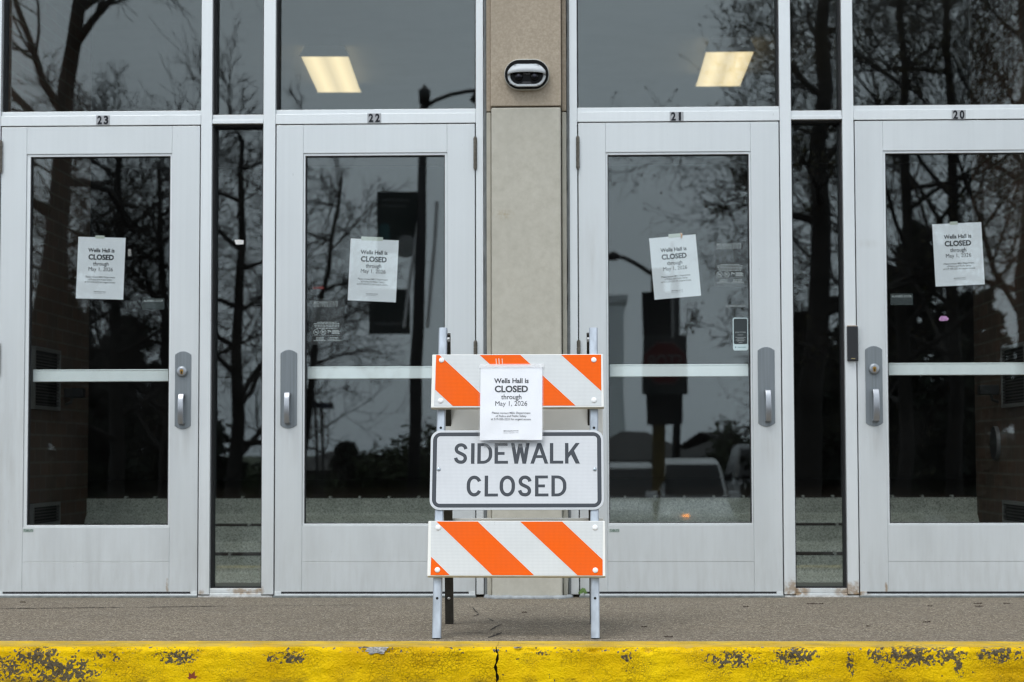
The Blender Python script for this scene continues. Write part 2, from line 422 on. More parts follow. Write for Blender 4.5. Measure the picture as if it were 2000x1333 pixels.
def kerb_paint():
    g = G('worn_yellow_paint')
    warp = g.mix(.03, g.pos, g.noise(30, 4), 'ADD')
    big = g.noise(2.3, 6)
    hue = g.ramp(g.noise(5, 6), (.3, (.66,.385,.000)), (.55, (.85,.545,.0)), (.75, (.92,.63,.001)))
    # hairline paint cracks in a cellular net, stronger in some stretches
    net = g.ramp(g.vor(84, 'DISTANCE_TO_EDGE', src=warp), (.02, 1), (.07, 0))
    net2 = g.ramp(g.vor(120, 'DISTANCE_TO_EDGE', src=warp), (.02, 1), (.09, 0))
    where = g.ramp(g.noise(6, 5), (.45, 0), (.62, 1))
    col = g.mix(g.math('MULTIPLY', g.math('MULTIPLY', net, where), .38), hue, (.10, .06, .01))
    col = g.mix(g.math('MULTIPLY', g.math('MULTIPLY', net2, g.ramp(g.noise(9, 4, g.map((1,1,1),(4,4,4))), (.5, 0), (.62, 1))), .55), col, (.13, .08, .015))
    fis = g.math('MULTIPLY', g.ramp(g.noise(1, 5, g.map((34, 34, 120)), .65), (.60, 0), (.66, 1)), g.ramp(g.noise(4.5, 5), (.40, .1), (.6, 1)))
    col = g.mix(g.math('MULTIPLY', fis, .7), col, (.17, .085, .006))
    pits = g.math('MULTIPLY', g.ramp(g.noise(70, 5), (.66, 0), (.70, 1)), g.ramp(g.noise(3.5, 3), (.42, 0), (.6, 1)))
    col = g.mix(pits, col, (.06, .05, .04))
    # bare, blackened concrete where tyres rubbed the paint away
    worn = None
    for u, v, r, q in ((75, 1286, .17, (1,1,2.2)), (20, 1305, .13, (1,1,1.5)), (120, 1310, .26, (1,1,2.6)), (190, 1280, .05, (1,1,1.6)), (228, 1282, .04, (1.4,1,1)), (340, 1284, .14, (1,1,3)), (1060, 1275, .05, (1,1,2)),
                       (1555, 1282, .16, (1,1,2.6)), (1710, 1280, .06, (1,1,1.4)), (1790, 1282, .30, (1,1,4)), (1850, 1280, .13, (1,1,2.4)), (1872, 1300, .07, (2,1,.8)), (1662, 1298, .05, (1.5,1,.7)),
                       (1222, 1282, .045, (1.2,1,1)), (1430, 1288, .17, (1,1,3)), (1950, 1278, .16, (1,1,3)), (560, 1285, .15, (1,1,4))):
        d = ray(u, v); t = (Y_EDGE-CAM.y)/d.y; p = CAM+d*t
        s = g.spot(tuple(p), r, q); worn = s if worn is None else g.math('MAXIMUM', worn, s)
    fsep = g.node('ShaderNodeSeparateColor'); g.l.new(g.vor(125, 'F1', 'Color', src=warp), fsep.inputs[0])
    grain = g.math('ADD', g.math('MULTIPLY', g.noise(48, 8, rough=.75), .62), g.math('MULTIPLY', fsep.outputs[0], .38))
    worn = g.math('MULTIPLY', g.math('POWER', worn, .7), grain)
    col = g.mix(g.ramp(worn, (.355, 0), (.40, .92)), col, g.ramp(g.noise(130), (.3, (.026,.025,.028)), (.7, (.10,.095,.09))))
    # paint lost along the top arris
    sep = g.node('ShaderNodeSeparateXYZ'); g.l.new(g.pos, sep.inputs[0])
    arris = g.math('MULTIPLY', g.math('MULTIPLY', g.ramp(sep.outputs[2], (.0, 0), (.5, 1)), 1.0), 1.0)
    edge = g.math('MULTIPLY', g.spot((0, Y_EDGE+.008, -.006), .022, (0,1,1)), g.ramp(g.noise(58, 4), (.60, 0), (.66, 1)))
    col = g.mix(g.ramp(edge, (.25, 0), (.4, 1)), col, g.ramp(g.noise(140), (.35, (.03,.03,.035)), (.7, (.26,.24,.22))))
    # the tread strip on top is paler and dustier
    top = g.math('MULTIPLY', g.ramp(g.math('ADD', sep.outputs[1], 3.0), (.68, 0), (.70, 1)), g.ramp(g.noise(14, 6), (.35, .15), (.7, .75)))
    col = g.mix(top, col, (.50, .38, .14))
    dirt = g.math('MULTIPLY', g.ramp(g.math('ADD', sep.outputs[2], .13), (.006, 1), (.035, 0)), g.ramp(g.noise(16, 6), (.45, 0), (.6, .8)))
    col = g.mix(dirt, col, (.08, .055, .02))
    h = g.mix(.5, g.noise(55, 5), g.noise(160, 4)); h2 = g.math('SUBTRACT', h, g.math('MULTIPLY', g.math('MULTIPLY', net, where), .25))
    return g.done(col, .55, g.bump(h2, 1.0, .008), spec=.10)
M_KERB = kerb_paint()
def kerb():
    mb = MB()
    prof = [(Y_YEL-.0005, .0005)]
    prof += [(Y_YEL-.01-(Y_YEL-Y_EDGE-.03)*i/8, .001) for i in range(9)]
    r = .02
    for i in range(1, 7):
        t = R(90*i/6); prof.append((Y_EDGE+r-r*math.sin(t), -r+r*math.cos(t)))
    for i in range(1, 15): prof.append((Y_EDGE-.012*i/14, -r-(-Z_ROAD+.03-r)*i/14))
    d = ray(970, 1290); gap_u = (CAM+d*((Y_EDGE-CAM.y)/d.y)).x
    rnd = random.Random(4)
    jagz = {}
    def jx(k):
        if k not in jagz: jagz[k] = rnd.uniform(-.006, .006)
        return jagz[k]
    def section(x0, x1, jag0=0, jag1=0):
        n = int((x1-x0)/.012); k = len(mb.v); m = len(prof)
        for i in range(n+1):
            t = i/n
            for j, (y, z) in enumerate(prof):
                x = x0+(x1-x0)*t
                zz = jx(j)*.45 + .0025*math.sin(j*.55)
                open_ = .0005 if j < 10 else .0014+.0042*min(1, (j-9)/9)*(.65+.5*math.sin(j*1.9+1))
                if jag0: x += (zz+open_)*(1-t)**60
                if jag1: x += (zz-open_)*t**60
                a = mn.noise(Vector((x*9, j*.35, 3)))*.0028 + mn.noise(Vector((x*45, j*.9, 8)))*.0012
                if j < 1: a = 0
                yy, zq = y, z
                if j > 9: yy = y + a*1.2
                else: zq = z + min(0, a)*.6
                # chips out of the arris
                if 6 < j < 15:
                    c = mn.noise(Vector((x*22, 17, j*.2)))
                    if c > .33: yy += (c-.33)*.035; zq -= (c-.33)*.02
                    for cu, cw, dp in CHIPS:
                        q = abs(x-cu)/cw
                        if q < 1: yy += dp*(1-q*q); zq -= dp*.45*(1-q*q)
                mb.v.append((x, yy, zq))
        for i in range(n):
            for j in range(m-1):
                a = k+i*m+j; mb.f.append((a, a+1, a+m+1, a+m))
        for i in ((0, n) if True else ()):
            pass
    section(-9, gap_u, 0, 1); section(gap_u, 9, 1, 0)
    return mb, gap_u
def kx(u, v=1266):
    d = ray(u, v); return (CAM+d*((Y_EDGE-CAM.y)/d.y)).x
CHIPS = [(kx(735), .04, .010), (kx(1012), .016, .006), (kx(716), .02, .006)]
kb, GAPX = kerb()
ko = kb.build('kerb', M_KERB, None, True); tag(ko, kind='structure')
bk = MB(); bk.box(-9, 9, Y_EDGE+.03, Y_YEL-.002, -.3, -.012); bk.build('kerb_core', mat('raw_concrete', (.05,.045,.04), .95, 0, .4, 40), ko)
# bare aggregate showing where the arris broke out
M_CHIP = mat('bare_aggregate', (.40, .39, .37), .9, 0, .75, 120, .8, 90)
ch = MB()
def blob(u, v, ru, rv, seed):
    rnd = random.Random(seed); c = CAM+ray(u, v)*((Y_EDGE-.001-CAM.y)/ray(u, v).y)
    n = 26; ph = [rnd.uniform(.7, 1.12) for _ in range(n)]
    vs = [(c.x, c.y+.002, c.z)]
    for i in range(n):
        t = 2*math.pi*i/n; x = c.x+math.cos(t)*ru*ph[i]; z = c.z+math.sin(t)*rv*ph[i]
        y = c.y-.0015 + (max(0, z+.016))*.55
        vs.append((x, y, min(z, .001)))
    ch.add(vs, [(0, 1+i, 1+(i+1) % n) for i in range(n)])
blob(735, 1268, .042, .0185, 1); blob(1012, 1263.5, .016, .008, 2); blob(712, 1263, .012, .006, 3); blob(918, 1332, .02, .004, 5)
ch.build('kerb_chip', M_CHIP, ko)

def asphalt():
    g = G('asphalt'); col = g.ramp(g.noise(120, 5), (.3, (.03,.03,.032)), (.7, (.075,.073,.07)))
    return g.done(g.mix(g.ramp(g.noise(.6, 5), (.4, 0), (.7, .5)), col, (.05,.047,.045)), .85, g.bump(g.noise(160), .6, .004))
rd = MB(); ys = [(Y_EDGE+.1, Z_ROAD), (-6, -.2), (-12, -.6), (-17, -.95), (-60, -1.0)]
rd.add([(-120, y, z) for y, z in ys]+[(120, y, z) for y, z in ys], [(i, i+5, i+6, i+1) for i in range(4)])
tag(rd.build('road', asphalt()), kind='structure')
gr = MB(); gr.add([(-1500,-59,-1.02),(1500,-59,-1.02),(1500,-1500,-1.02),(-1500,-1500,-1.02)], [(0,3,2,1)])
gr.add([(-1500,1500,-1.3),(1500,1500,-1.3),(1500,-59,-1.3),(-1500,-59,-1.3)], [(0,3,2,1)])
tag(gr.build('ground', mat('rough_grass', (.05,.065,.025), .95, 0, .5, 3)), kind='structure')

# ------------------------------------------------------------------ stone pillar
def stone(name, c0, c1, c2, sc, pit):
    g = G(name); n1 = g.noise(sc, 8, rough=.7); col = g.ramp(n1, (.25, c0), (.5, c1), (.78, c2))
    col = g.mix(g.ramp(g.noise(3.2, 6), (.35, .35), (.7, 0)), col, tuple(k*.82 for k in c1))
    sp = g.math('MULTIPLY', g.ramp(g.vor(46), (.035, 1), (.075, 0)), g.ramp(g.noise(6), (.45, 0), (.6, pit)))
    col = g.mix(sp, col, tuple(k*.38 for k in c0))
    fine = g.math('MULTIPLY', g.ramp(g.vor(150), (.10, 1), (.2, 0)), g.ramp(g.noise(11, 5), (.5, 0), (.66, .55)))
    col = g.mix(fine, col, tuple(k*.5 for k in c0))
    drip = g.ramp(g.noise(1, 5, g.map((16, 16, 1.1))), (.52, 0), (.75, .22))
    col = g.mix(drip, col, tuple(k*.72 for k in c1))
    col = g.mix(g.math('MULTIPLY', g.spot((X(985), -.1, Z(425)), .06, (1,1,2)), g.ramp(g.noise(60), (.45, 0), (.6, .6))), col, (.36,.27,.15))
    return g.done(col, .9, g.bump(g.mix(.5, n1, g.noise(sc*3)), .35 if pit < .9 else .6, .003))
M_LIME = stone('limestone', (.435,.415,.35), (.51,.49,.42), (.58,.56,.49), 22, .7)
M_SAND = stone('rough_sandstone', (.30,.25,.185), (.41,.345,.265), (.56,.48,.385), 95, .35)
pl = thing('stone_pillar', (X(1029), 0, 0), 'buff stone pillar between doors 22 and 21, smooth below and rough tan above', 'pillar')
xm0, xm1, xs0, xs1 = X(961.5), X(1097), X(951), X(1107.6)
zj = Z(209, 1029, -.085); YM = -.085
MB().box(xm0, xm1, YM, .16, -.02, zj-.002).build('lower_block', M_LIME, pl, bevel=.008, label='smooth pale limestone lower block')
MB().box(xm0-.002, xm1+.002, YM-.003, .16, zj+.003, 3.15).build('upper_block', M_SAND, pl, bevel=.004, label='rough tan stone upper block')
for a, b in ((xs0, xm0-.004), (xm1+.004, xs1)):
    MB().box(a, b, -.012, .16, -.02, zj-.012).build('side_return', M_LIME, pl, bevel=.004)
    MB().box(a, b, -.014, .16, zj-.008, 3.15).build('side_return', M_SAND, pl, bevel=.004)
M_SEAL = mat('grey_sealant', (.17, .185, .19), .7, 0, .25, 30, .3, 40)
for a, b in ((X(944.5), xs0), (xs1, X(1113.3))):
    mb = MB(); n = 60; k = 0; vs = []
    rnd = random.Random(5)
    for i in range(n+1):
        z = -.005+3.1*i/n; e = rnd.uniform(-.0025, .0025); f2 = rnd.uniform(-.002, .002)
        vs += [(a+.002+e, -.004, z), ((a+b)/2, -.009+f2, z), (b, -.004, z)]
    mb.add(vs, [q for i in range(n) for q in ((3*i, 3*i+1, 3*i+4, 3*i+3), (3*i+1, 3*i+2, 3*i+5, 3*i+4))])
    mb.box(a+.004, b, .004, .1, 0, 3.1)
    mb.build('sealant_joint', M_SEAL, pl, True)
mb = MB(); rnd = random.Random(8); pts = []
for i in range(41):
    t = i/40; x = xs0-.006+(xs1-xs0+.02)*t
    y = YM-.012+ (.055*max(0, .12-t)/.12) + (.07*(max(0, t-.86)/.14)**1.5) + rnd.uniform(-.003,.003)
    pts.append((x, y, .003))
mb.tube(pts, [.012+rnd.uniform(-.002,.002) for _ in pts], 8)
mb.build('base_sealant', mat('pale_sealant', (.36,.385,.40), .7, 0, .3, 40), pl, True)

# ------------------------------------------------------------------ storefront frames
Z_H0, Z_H1 = Z(241.5), Z(213)          # door header: underside, top of glazing bead
Z_HB = Z(222)
Z_TOP = 3.1
YG = .085                              # glass of fixed panes
def pane(x0, x1, z0, z1, y, parent, name='pane'):
    return MB().box(x0, x1, y, y+.006, z0, z1).build(name, M_GLASS, parent)
def storefront(side, jambs, mull, doors_, lite, label):
    """jambs/mull: upright members (x0,x1); doors_: openings (x0,x1); lite: sidelight opening (x0,x1)"""
    xs = [j[0] for j in jambs]
    t = thing('storefront_frame', ((min(xs)+max(j[1] for j in jambs))/2, 0, 0), label, 'window frame')
    for a, b in jambs: MB().box(a, b, 0, .115, .012, Z_TOP).build('jamb', M_ALU, t, bevel=.002)
    for a, b in mull: MB().box(a, b, 0, .115, .012, Z_TOP).build('mullion', M_ALU, t, bevel=.002)
    for a, b in doors_:
        MB().box(a+.0008, b-.0008, .001, .115, Z_H0, Z_HB).build('header', M_ALU, t, bevel=.0015)
        MB().box(a+.0008, b-.0008, .012, .11, Z_HB+.0008, Z_H1).build('glazing_bead', M_ALU, t, bevel=.0015)
        g = MB(); e = .006
        g.ring(rect(a, b, Z_H1, Z_TOP), rect(a+e, b-e, Z_H1+e*.7, Z_TOP-e), .035, .10); g.build('gasket', M_GASKET, t)
        pane(a+e, b-e, Z_H1+.002, Z_TOP, YG, t, 'transom_pane')
        g = MB().box(a, a+.02, .058, .08, 0, Z_H0).box(b-.02, b, .058, .08, 0, Z_H0).box(a, b, .058, .08, Z_H0-.02, Z_H0-.001)
        g.build('door_stop', M_GASKET, t)
    a, b = lite
    zt0, zt1 = Z_H0+.004, Z(222)
    MB().box(a+.0008, b-.0008, .001, .11, zt0, Z(232.2)).box(a+.0008, b-.0008, .010, .11, Z(231.8), zt1).build('transom_bar', M_ALU, t, bevel=.0015)
    g = MB(); e = .007
    g.ring(rect(a, b, zt1, Z_TOP), rect(a+e, b-e, zt1+e*.5, Z_TOP-e), .03, .112)
    zs = Z(1150)
    g.ring(rect(a, b, zs, zt0), rect(a+e, b-e, zs+e*.4, zt0-e), .03, .112); g.build('gasket', M_GASKET, t)
    pane(a+e, b-e, zt1+.002, Z_TOP, YG, t, 'transom_pane'); pane(a+e, b-e, zs+.002, zt0-.002, YG, t, 'sidelight_pane')
    MB().box(a+.0008, b-.0008, .006, .11, Z(1158), zs).box(a+.0008, b-.0008, .002, .11, .006, Z(1158.6)).build('sill', M_ALU, t, bevel=.002)
    MB().box(a-.05, b+.05, -.004, .10, 0, .007).build('shim', mat('white_caulk', (.6,.6,.58), .7, 0, .4, 60), t)
    x0, x1 = min(xs), max(j[1] for j in jambs)
    MB().box(x0, x1, .001, .114, Z_TOP-.05, Z_TOP+.06).build('top_rail', M_ALU, t, bevel=.002)
    return t
D23 = (X(-4), X(390)); D22 = (X(536), X(930)); D21 = (X(1128.8), X(1527)); D20 = (X(1672), X(2070))
storefront('L', [(D23[0]-.06, D23[0]), (D22[1], X(944.5))], [(D23[1], X(411.5)), (X(512.5), D22[0])], [D23, D22], (X(411.5), X(512.5)),
           'white aluminium door frame left of the stone pillar, holding doors 23 and 22')
storefront('R', [(X(1113.3), D21[0]), (D20[1], D20[1]+.06)], [(D21[1], X(1549.3)), (X(1650), D20[0])], [D21, D20], (X(1549.3), X(1650)),
           'white aluminium door frame right of the stone pillar, holding doors 21 and 20')

# ------------------------------------------------------------------ doors
Z_D0, Z_D1 = Z(1161.5), Z(243.5)
def door(num, op, glz, joints, vg, hinge, plate, grip, lock, vplate, vbar, ubar, ulab, label):
    x0, x1 = op[0]+.005, op[1]-.005
    t = thing('entrance_door', ((x0+x1)/2, 0, 0), label, 'door', 'entrance doors')
    ja, jb = X(joints[0]), X(joints[1])
    gx0, gx1 = X(glz[0]), X(glz[1]); gz1, gz0 = Z(vg[0], (glz[0]+glz[1])/2), Z(vg[1], (glz[0]+glz[1])/2)
    e = .0005; yf, yb = .003, .048
    zr1, zr0 = gz1+.015, gz0-.012
    MB().box(x0, ja-e, yf, yb, Z_D0, Z_D1).build('stile', M_ALUD, t, bevel=.0018)
    MB().box(jb+e, x1, yf, yb, Z_D0, Z_D1).build('stile', M_ALUD, t, bevel=.0018)
    MB().box(ja, jb, yf+.0004, yb, zr1, Z_D1).build('top_rail', M_ALUD, t, bevel=.001)
    zm = Z(1098)
    MB().box(ja, jb, yf+.0004, yb, zm+.0006, zr0).box(ja, jb, yf+.0008, yb, Z_D0+.012, zm-.0006).build('bottom_rail', M_ALUD, t, bevel=.001)
    g = MB(); g.ring(rect(ja, jb, zr0+.0005, zr1-.0005), rect(gx0-.004, gx1+.004, gz0-.003, gz1+.003), .009, .04); g.build('glazing_bead', M_ALU, t, bevel=.0015)
    g = MB(); g.ring(rect(gx0-.004, gx1+.004, gz0-.003, gz1+.003), rect(gx0, gx1, gz0, gz1), .013, .04); g.build('gasket', M_GASKET, t)
    pane(gx0, gx1, gz0, gz1, .028, t, 'glass_pane')
    # bottom sweep: white lip; black blocks put in for the shaded slot and gap
    g = MB().box(x0+.03, x1-.03, yf-.001, yb, Z(1160.3), Z(1156.2)); g.box(op[0]+.002, op[1]-.002, .014, yb, Z(1168), Z(1163)); g.build('slot_shade', M_GASKET, t)
    g = MB().box(x0, x1, yf-.004, yb, Z(1164.2), Z(1160.6)).box(x0, x0+.03, yf-.002, yb, Z(1160.4), Z(1156)).box(x1-.03, x1, yf-.002, yb, Z(1160.4), Z(1156)); g.build('door_sweep', M_ALU, t, bevel=.001)
    # hinges
    hx = x1+.002 if hinge == 'R' else x0-.002
    for v0, v1 in ((271, 332), (668, 729), (1096, 1157)):
        if v1 > 1150 : continue
        z1, z0 = Z(v0), Z(v1); g = MB(); n = 5
        for i in range(n):
            a = z0+(z1-z0)*i/n; b = z0+(z1-z0)*(i+1)/n
            g.tube([(hx, -.007, a+.0008), (hx, -.007, b-.0008)], .0085, 12)
        g.tube([(hx, -.007, z0-.006), (hx, -.007, z1+.004)], .006, 12)
        g.box(hx-.004, hx+.004, -.002, .012, z0, z1)
        g.build('hinge', M_HINGE, t, bevel=.0008)
    # pull handle: back plate, grip, lock
    pa, pb = X(plate[0], 760), X(plate[1], 760); pz1, pz0 = Z(vplate[0]), Z(vplate[1]); sag = .016; c = (pa+pb)/2; hw = (pb-pa)/2
    poly = []
    for i in range(13): q = -1+2*i/12; poly.append((c+hw*q, pz0+sag-sag*(1-q*q)))
    for i in range(13): q = 1-2*i/12; poly.append((c+hw*q, pz1-sag+sag*(1-q*q)))
    pl_ = MB().prism(poly, -.001, .004).build('handle_plate', M_STEEL, t, bevel=.0012)
    ga, gb = X(grip[0], 800), X(grip[1], 800); gz1_, gz0_ = Z(vplate[0]+83), Z(vplate[1]-8)
    g = MB(); prof = [(-.001, gz1_), (-.028, gz1_-.002), (-.046, gz1_-.03), (-.046, gz0_+.045), (-.036, gz0_+.006), (-.001, gz0_)]
    inner = [(-.001, gz1_-.014), (-.024, gz1_-.016), (-.036, gz1_-.036), (-.036, gz0_+.046), (-.028, gz0_+.018), (-.001, gz0_+.012)]
    vs = [(ga, y, z) for y, z in prof]+[(ga, y, z) for y, z in inner]+[(gb, y, z) for y, z in prof]+[(gb, y, z) for y, z in inner]
    fs = []
    for i in range(5):
        fs += [(i, i+1, 12+i+1, 12+i), (6+i+1, 6+i, 18+i, 18+i+1), (i+1, i, 6+i, 6+i+1), (12+i, 12+i+1, 18+i+1, 18+i)]
    g.add(vs, fs); g.build('grip', M_GRIP, pl_, bevel=.003)
    if lock:
        lx, lz = X(lock[0], lock[1]), Z(lock[1], lock[0])
        MB().disc((lx, lz), .0245, -.010, 0, 28, .003).build('lock_collar', M_STEEL, pl_, True)
        MB().disc((lx, lz), .0205, -.0155, -.008, 28, .002).build('lock_ring', M_GRIP, pl_)
        k = MB().disc((lx, lz+.002), .0085, -.0185, -.016, 20).disc((lx, lz-.007), .0065, -.0185, -.016, 20); k.build('lock_core', M_BRASS, pl_)
        MB().box(lx-.0016, lx+.0016, -.0195, -.0186, lz-.011, lz+.002).build('keyhole', M_DARKGAP, pl_)
    # panic bar on the inner side, seen through the glass
    bz1, bz0 = Z(vbar[0], 730, .06), Z(vbar[1], 730, .06)
    g = MB().box(gx0+.002, gx1-.002, .062, .105, bz0, bz1-.006).box(gx0+.002, gx1-.002, .060, .108, bz1-.006, bz1)
    g.build('panic_bar', M_BAR, t, bevel=.003)
    if ulab:
        a, b = X(ulab[0], 1036, 0), X(ulab[1], 1036, 0); z1, z0 = Z(1033.5, ulab[0]), Z(1040, ulab[0])
        mk = MB().box(a, b, yf-.0008, yf+.0003, z0, z1).build('maker_label', M_MAKER, t)
        g = MB(); put_text(g, 'TUBELITE', (a+b)/2, z0+.0025, (b-a)*.9, (z1-z0)*.66, yf-.0012, .02); g.build('lettering', M_MAKERINK, mk)
    th = MB(); th.box(op[0]+.001, op[1]-.001, .004, .16, 0, Z(1167.5)).box(op[0]+.001, op[1]-.001, -.028, .003, 0, .008)
    th.build('threshold', M_SILL, t, bevel=.002)
    return t
door('23', D23, (57, 328), (48, 333), (307, 1025), 'L', (341.5, 373), (350.5, 361), (356, 726), (685, 838), (720, 744), None, (45, 65),
     'white aluminium glass door numbered 23 with a keyed lock, left of door 22')
door('22', D22, (596.5, 867), (591, 873), (305, 1022), 'R', (547.5, 580), (557, 567.5), None, (683, 837), (716, 740), None, None,
     'white aluminium glass door numbered 22 with a blank handle plate and sky reflected')
door('21', D21, (1190, 1464), (1185, 1469), (303, 1021), 'L', (1480.5, 1513.5), (1494, 1505), None, (681, 836), (714, 738), None, (1190, 1210),
     'white aluminium glass door numbered 21 with several stickers and a tilted notice')
door('20', D20, (1735.5, 2009), (1729.5, 2015), (300, 1021), 'R', (1690.5, 1724), (1703.5, 1715.5), (1707, 721), (680, 836), (713, 737), None, None,
     'white aluminium glass door numbered 20 with a keyed lock beside the black reader')

# number plates on the headers
for s, u, v, hv in (('23', 201, 235, 'door 23'), ('22', 731, 231, 'door 22'), ('21', 1321.5, 228, 'door 21'), ('20', 1872.5, 224.5, 'door 20')):
    x = X(u, v); z = Z(v, u); hw, hh = .0315, .0215
    t = thing('number_plate', (x, 0, z-hh), 'small grey plate with black number %s on the header above %s' % (s, hv), 'number sign', 'door number plates')
    MB().box(x-hw, x+hw, -.0012, .0006, z-hh, z+hh).build('plate', M_PLATE, t, bevel=.0004)
    g = MB(); 
    put_text(g, s[0], x-.0148, z-.0175, .0215, .035, -.0017, .04); put_text(g, s[1], x+.0148, z-.0175, .0215 if s[1] != '1' else .011, .035, -.0017, .04)
    g.build('digits', M_INK, t)

# ------------------------------------------------------------------ notices
def notice_text(mb, wd, hg, y, fine=1):
    """lettering of the closure notice on a sheet wd x hg whose lower left is (0,0)"""
    q = wd/600.0; k = hg/776.0
    L = lambda s, b, w_, c, bold=0.0, sp=1.0: put_text(mb, s, 300*q, hg-b*k, w_*q, c*q, y, bold, sp)
    L('Wells Hall is', 187, 335, 46, .026); L('CLOSED', 281, 322, 61, .036); L('through', 356, 196, 47, .010); L('May 1, 2026', 424, 308, 46)
    L('Please contact MSU Department', 510, 372, 20, .004); L('of Police and Public Safety', 542, 296, 20, .004); L('at 517-355-2221 for urgent access.', 574, 388, 20, .004)
    L('MICHIGAN STATE', 690, 142, 12, .004); L('UNIVERSITY', 709, 142, 9, .004, 1.6)
def sheet(mb, wd, hg, n=10, curl=0.0, seed=0):
    vs = []; fs = []
    for i in range(n+1):
        for j in range(n+1):
            a, b = i/n, j/n
            y = curl*(mn.noise(Vector((a*2.2+seed, b*2.2, seed)))*.5)
            vs.append((a*wd, y, b*hg))
    for i in range(n):
        for j in range(n):
            k = i*(n+1)+j; fs.append((k, k+n+1, k+n+2, k+1))
    return mb.add(vs, fs)
def door_notice(tl, tr, br, bl, tape, extra, label):
    Yp = .0365
    P = [at(u, v, Yp) for u, v in (tl, tr, br, bl)]
    ex = ((P[1]-P[0])+(P[2]-P[3]))/2; ez = ((P[0]-P[3])+(P[1]-P[2]))/2
    wd, hg = ex.length, ez.length; ang = math.atan2(ex.z, ex.x); c = (P[0]+P[1]+P[2]+P[3])/4
    ux = Vector((math.cos(ang), 0, math.sin(ang))); uz = Vector((-math.sin(ang), 0, math.cos(ang)))
    o = c-ux*wd/2-uz*hg/2
    xf = Matrix.Translation(o) @ Matrix((ux, Vector((0,1,0)), uz)).transposed().to_4x4()
    t = thing('paper_notice', o, label, 'notice', 'closure notices taped to the doors')
    sheet(MB(), wd, hg, 8).build('paper', M_PAPER, t, xf=xf)
    g = MB(); notice_text(g, wd, hg, -.0006); g.build('lettering', M_INK, t, xf=xf)
    g = MB(); a, b, h = tape; g.box(wd*a, wd*b, -.0009, .0002, hg-.006, hg+h); g.build('tape', M_TAPE, t, xf=xf)
    if extra:
        g = MB(); g.tube([(wd*.69, -.001, hg-.012), (wd*.70, -.001, hg+.004), (wd*.68, -.001, hg+.012)], [.003, .005, .002], 6); g.build('paper_scrap', mat('torn_paper', (.62,.36,.22), .8), t, xf=xf)
door_notice((153,463), (245,465), (241,586), (148,583), (.36,.55,.008), 0, 'white closure notice behind the glass of door 23, under a small tape tab')
door_notice((684,466), (778,470), (774,591), (680,587), (.22,.67,.011), 0, 'white closure notice behind the glass of door 22, under a wide tape tab')
door_notice((1268,466), (1360,458), (1368,578), (1278,586), (.42,.72,.011), 1, 'white closure notice tilted leftward behind the glass of door 21')
door_notice((1820,439), (1916,434), (1924,556), (1828,560), (.36,.52,.008), 0, 'white closure notice behind the glass of door 20, slightly tilted')

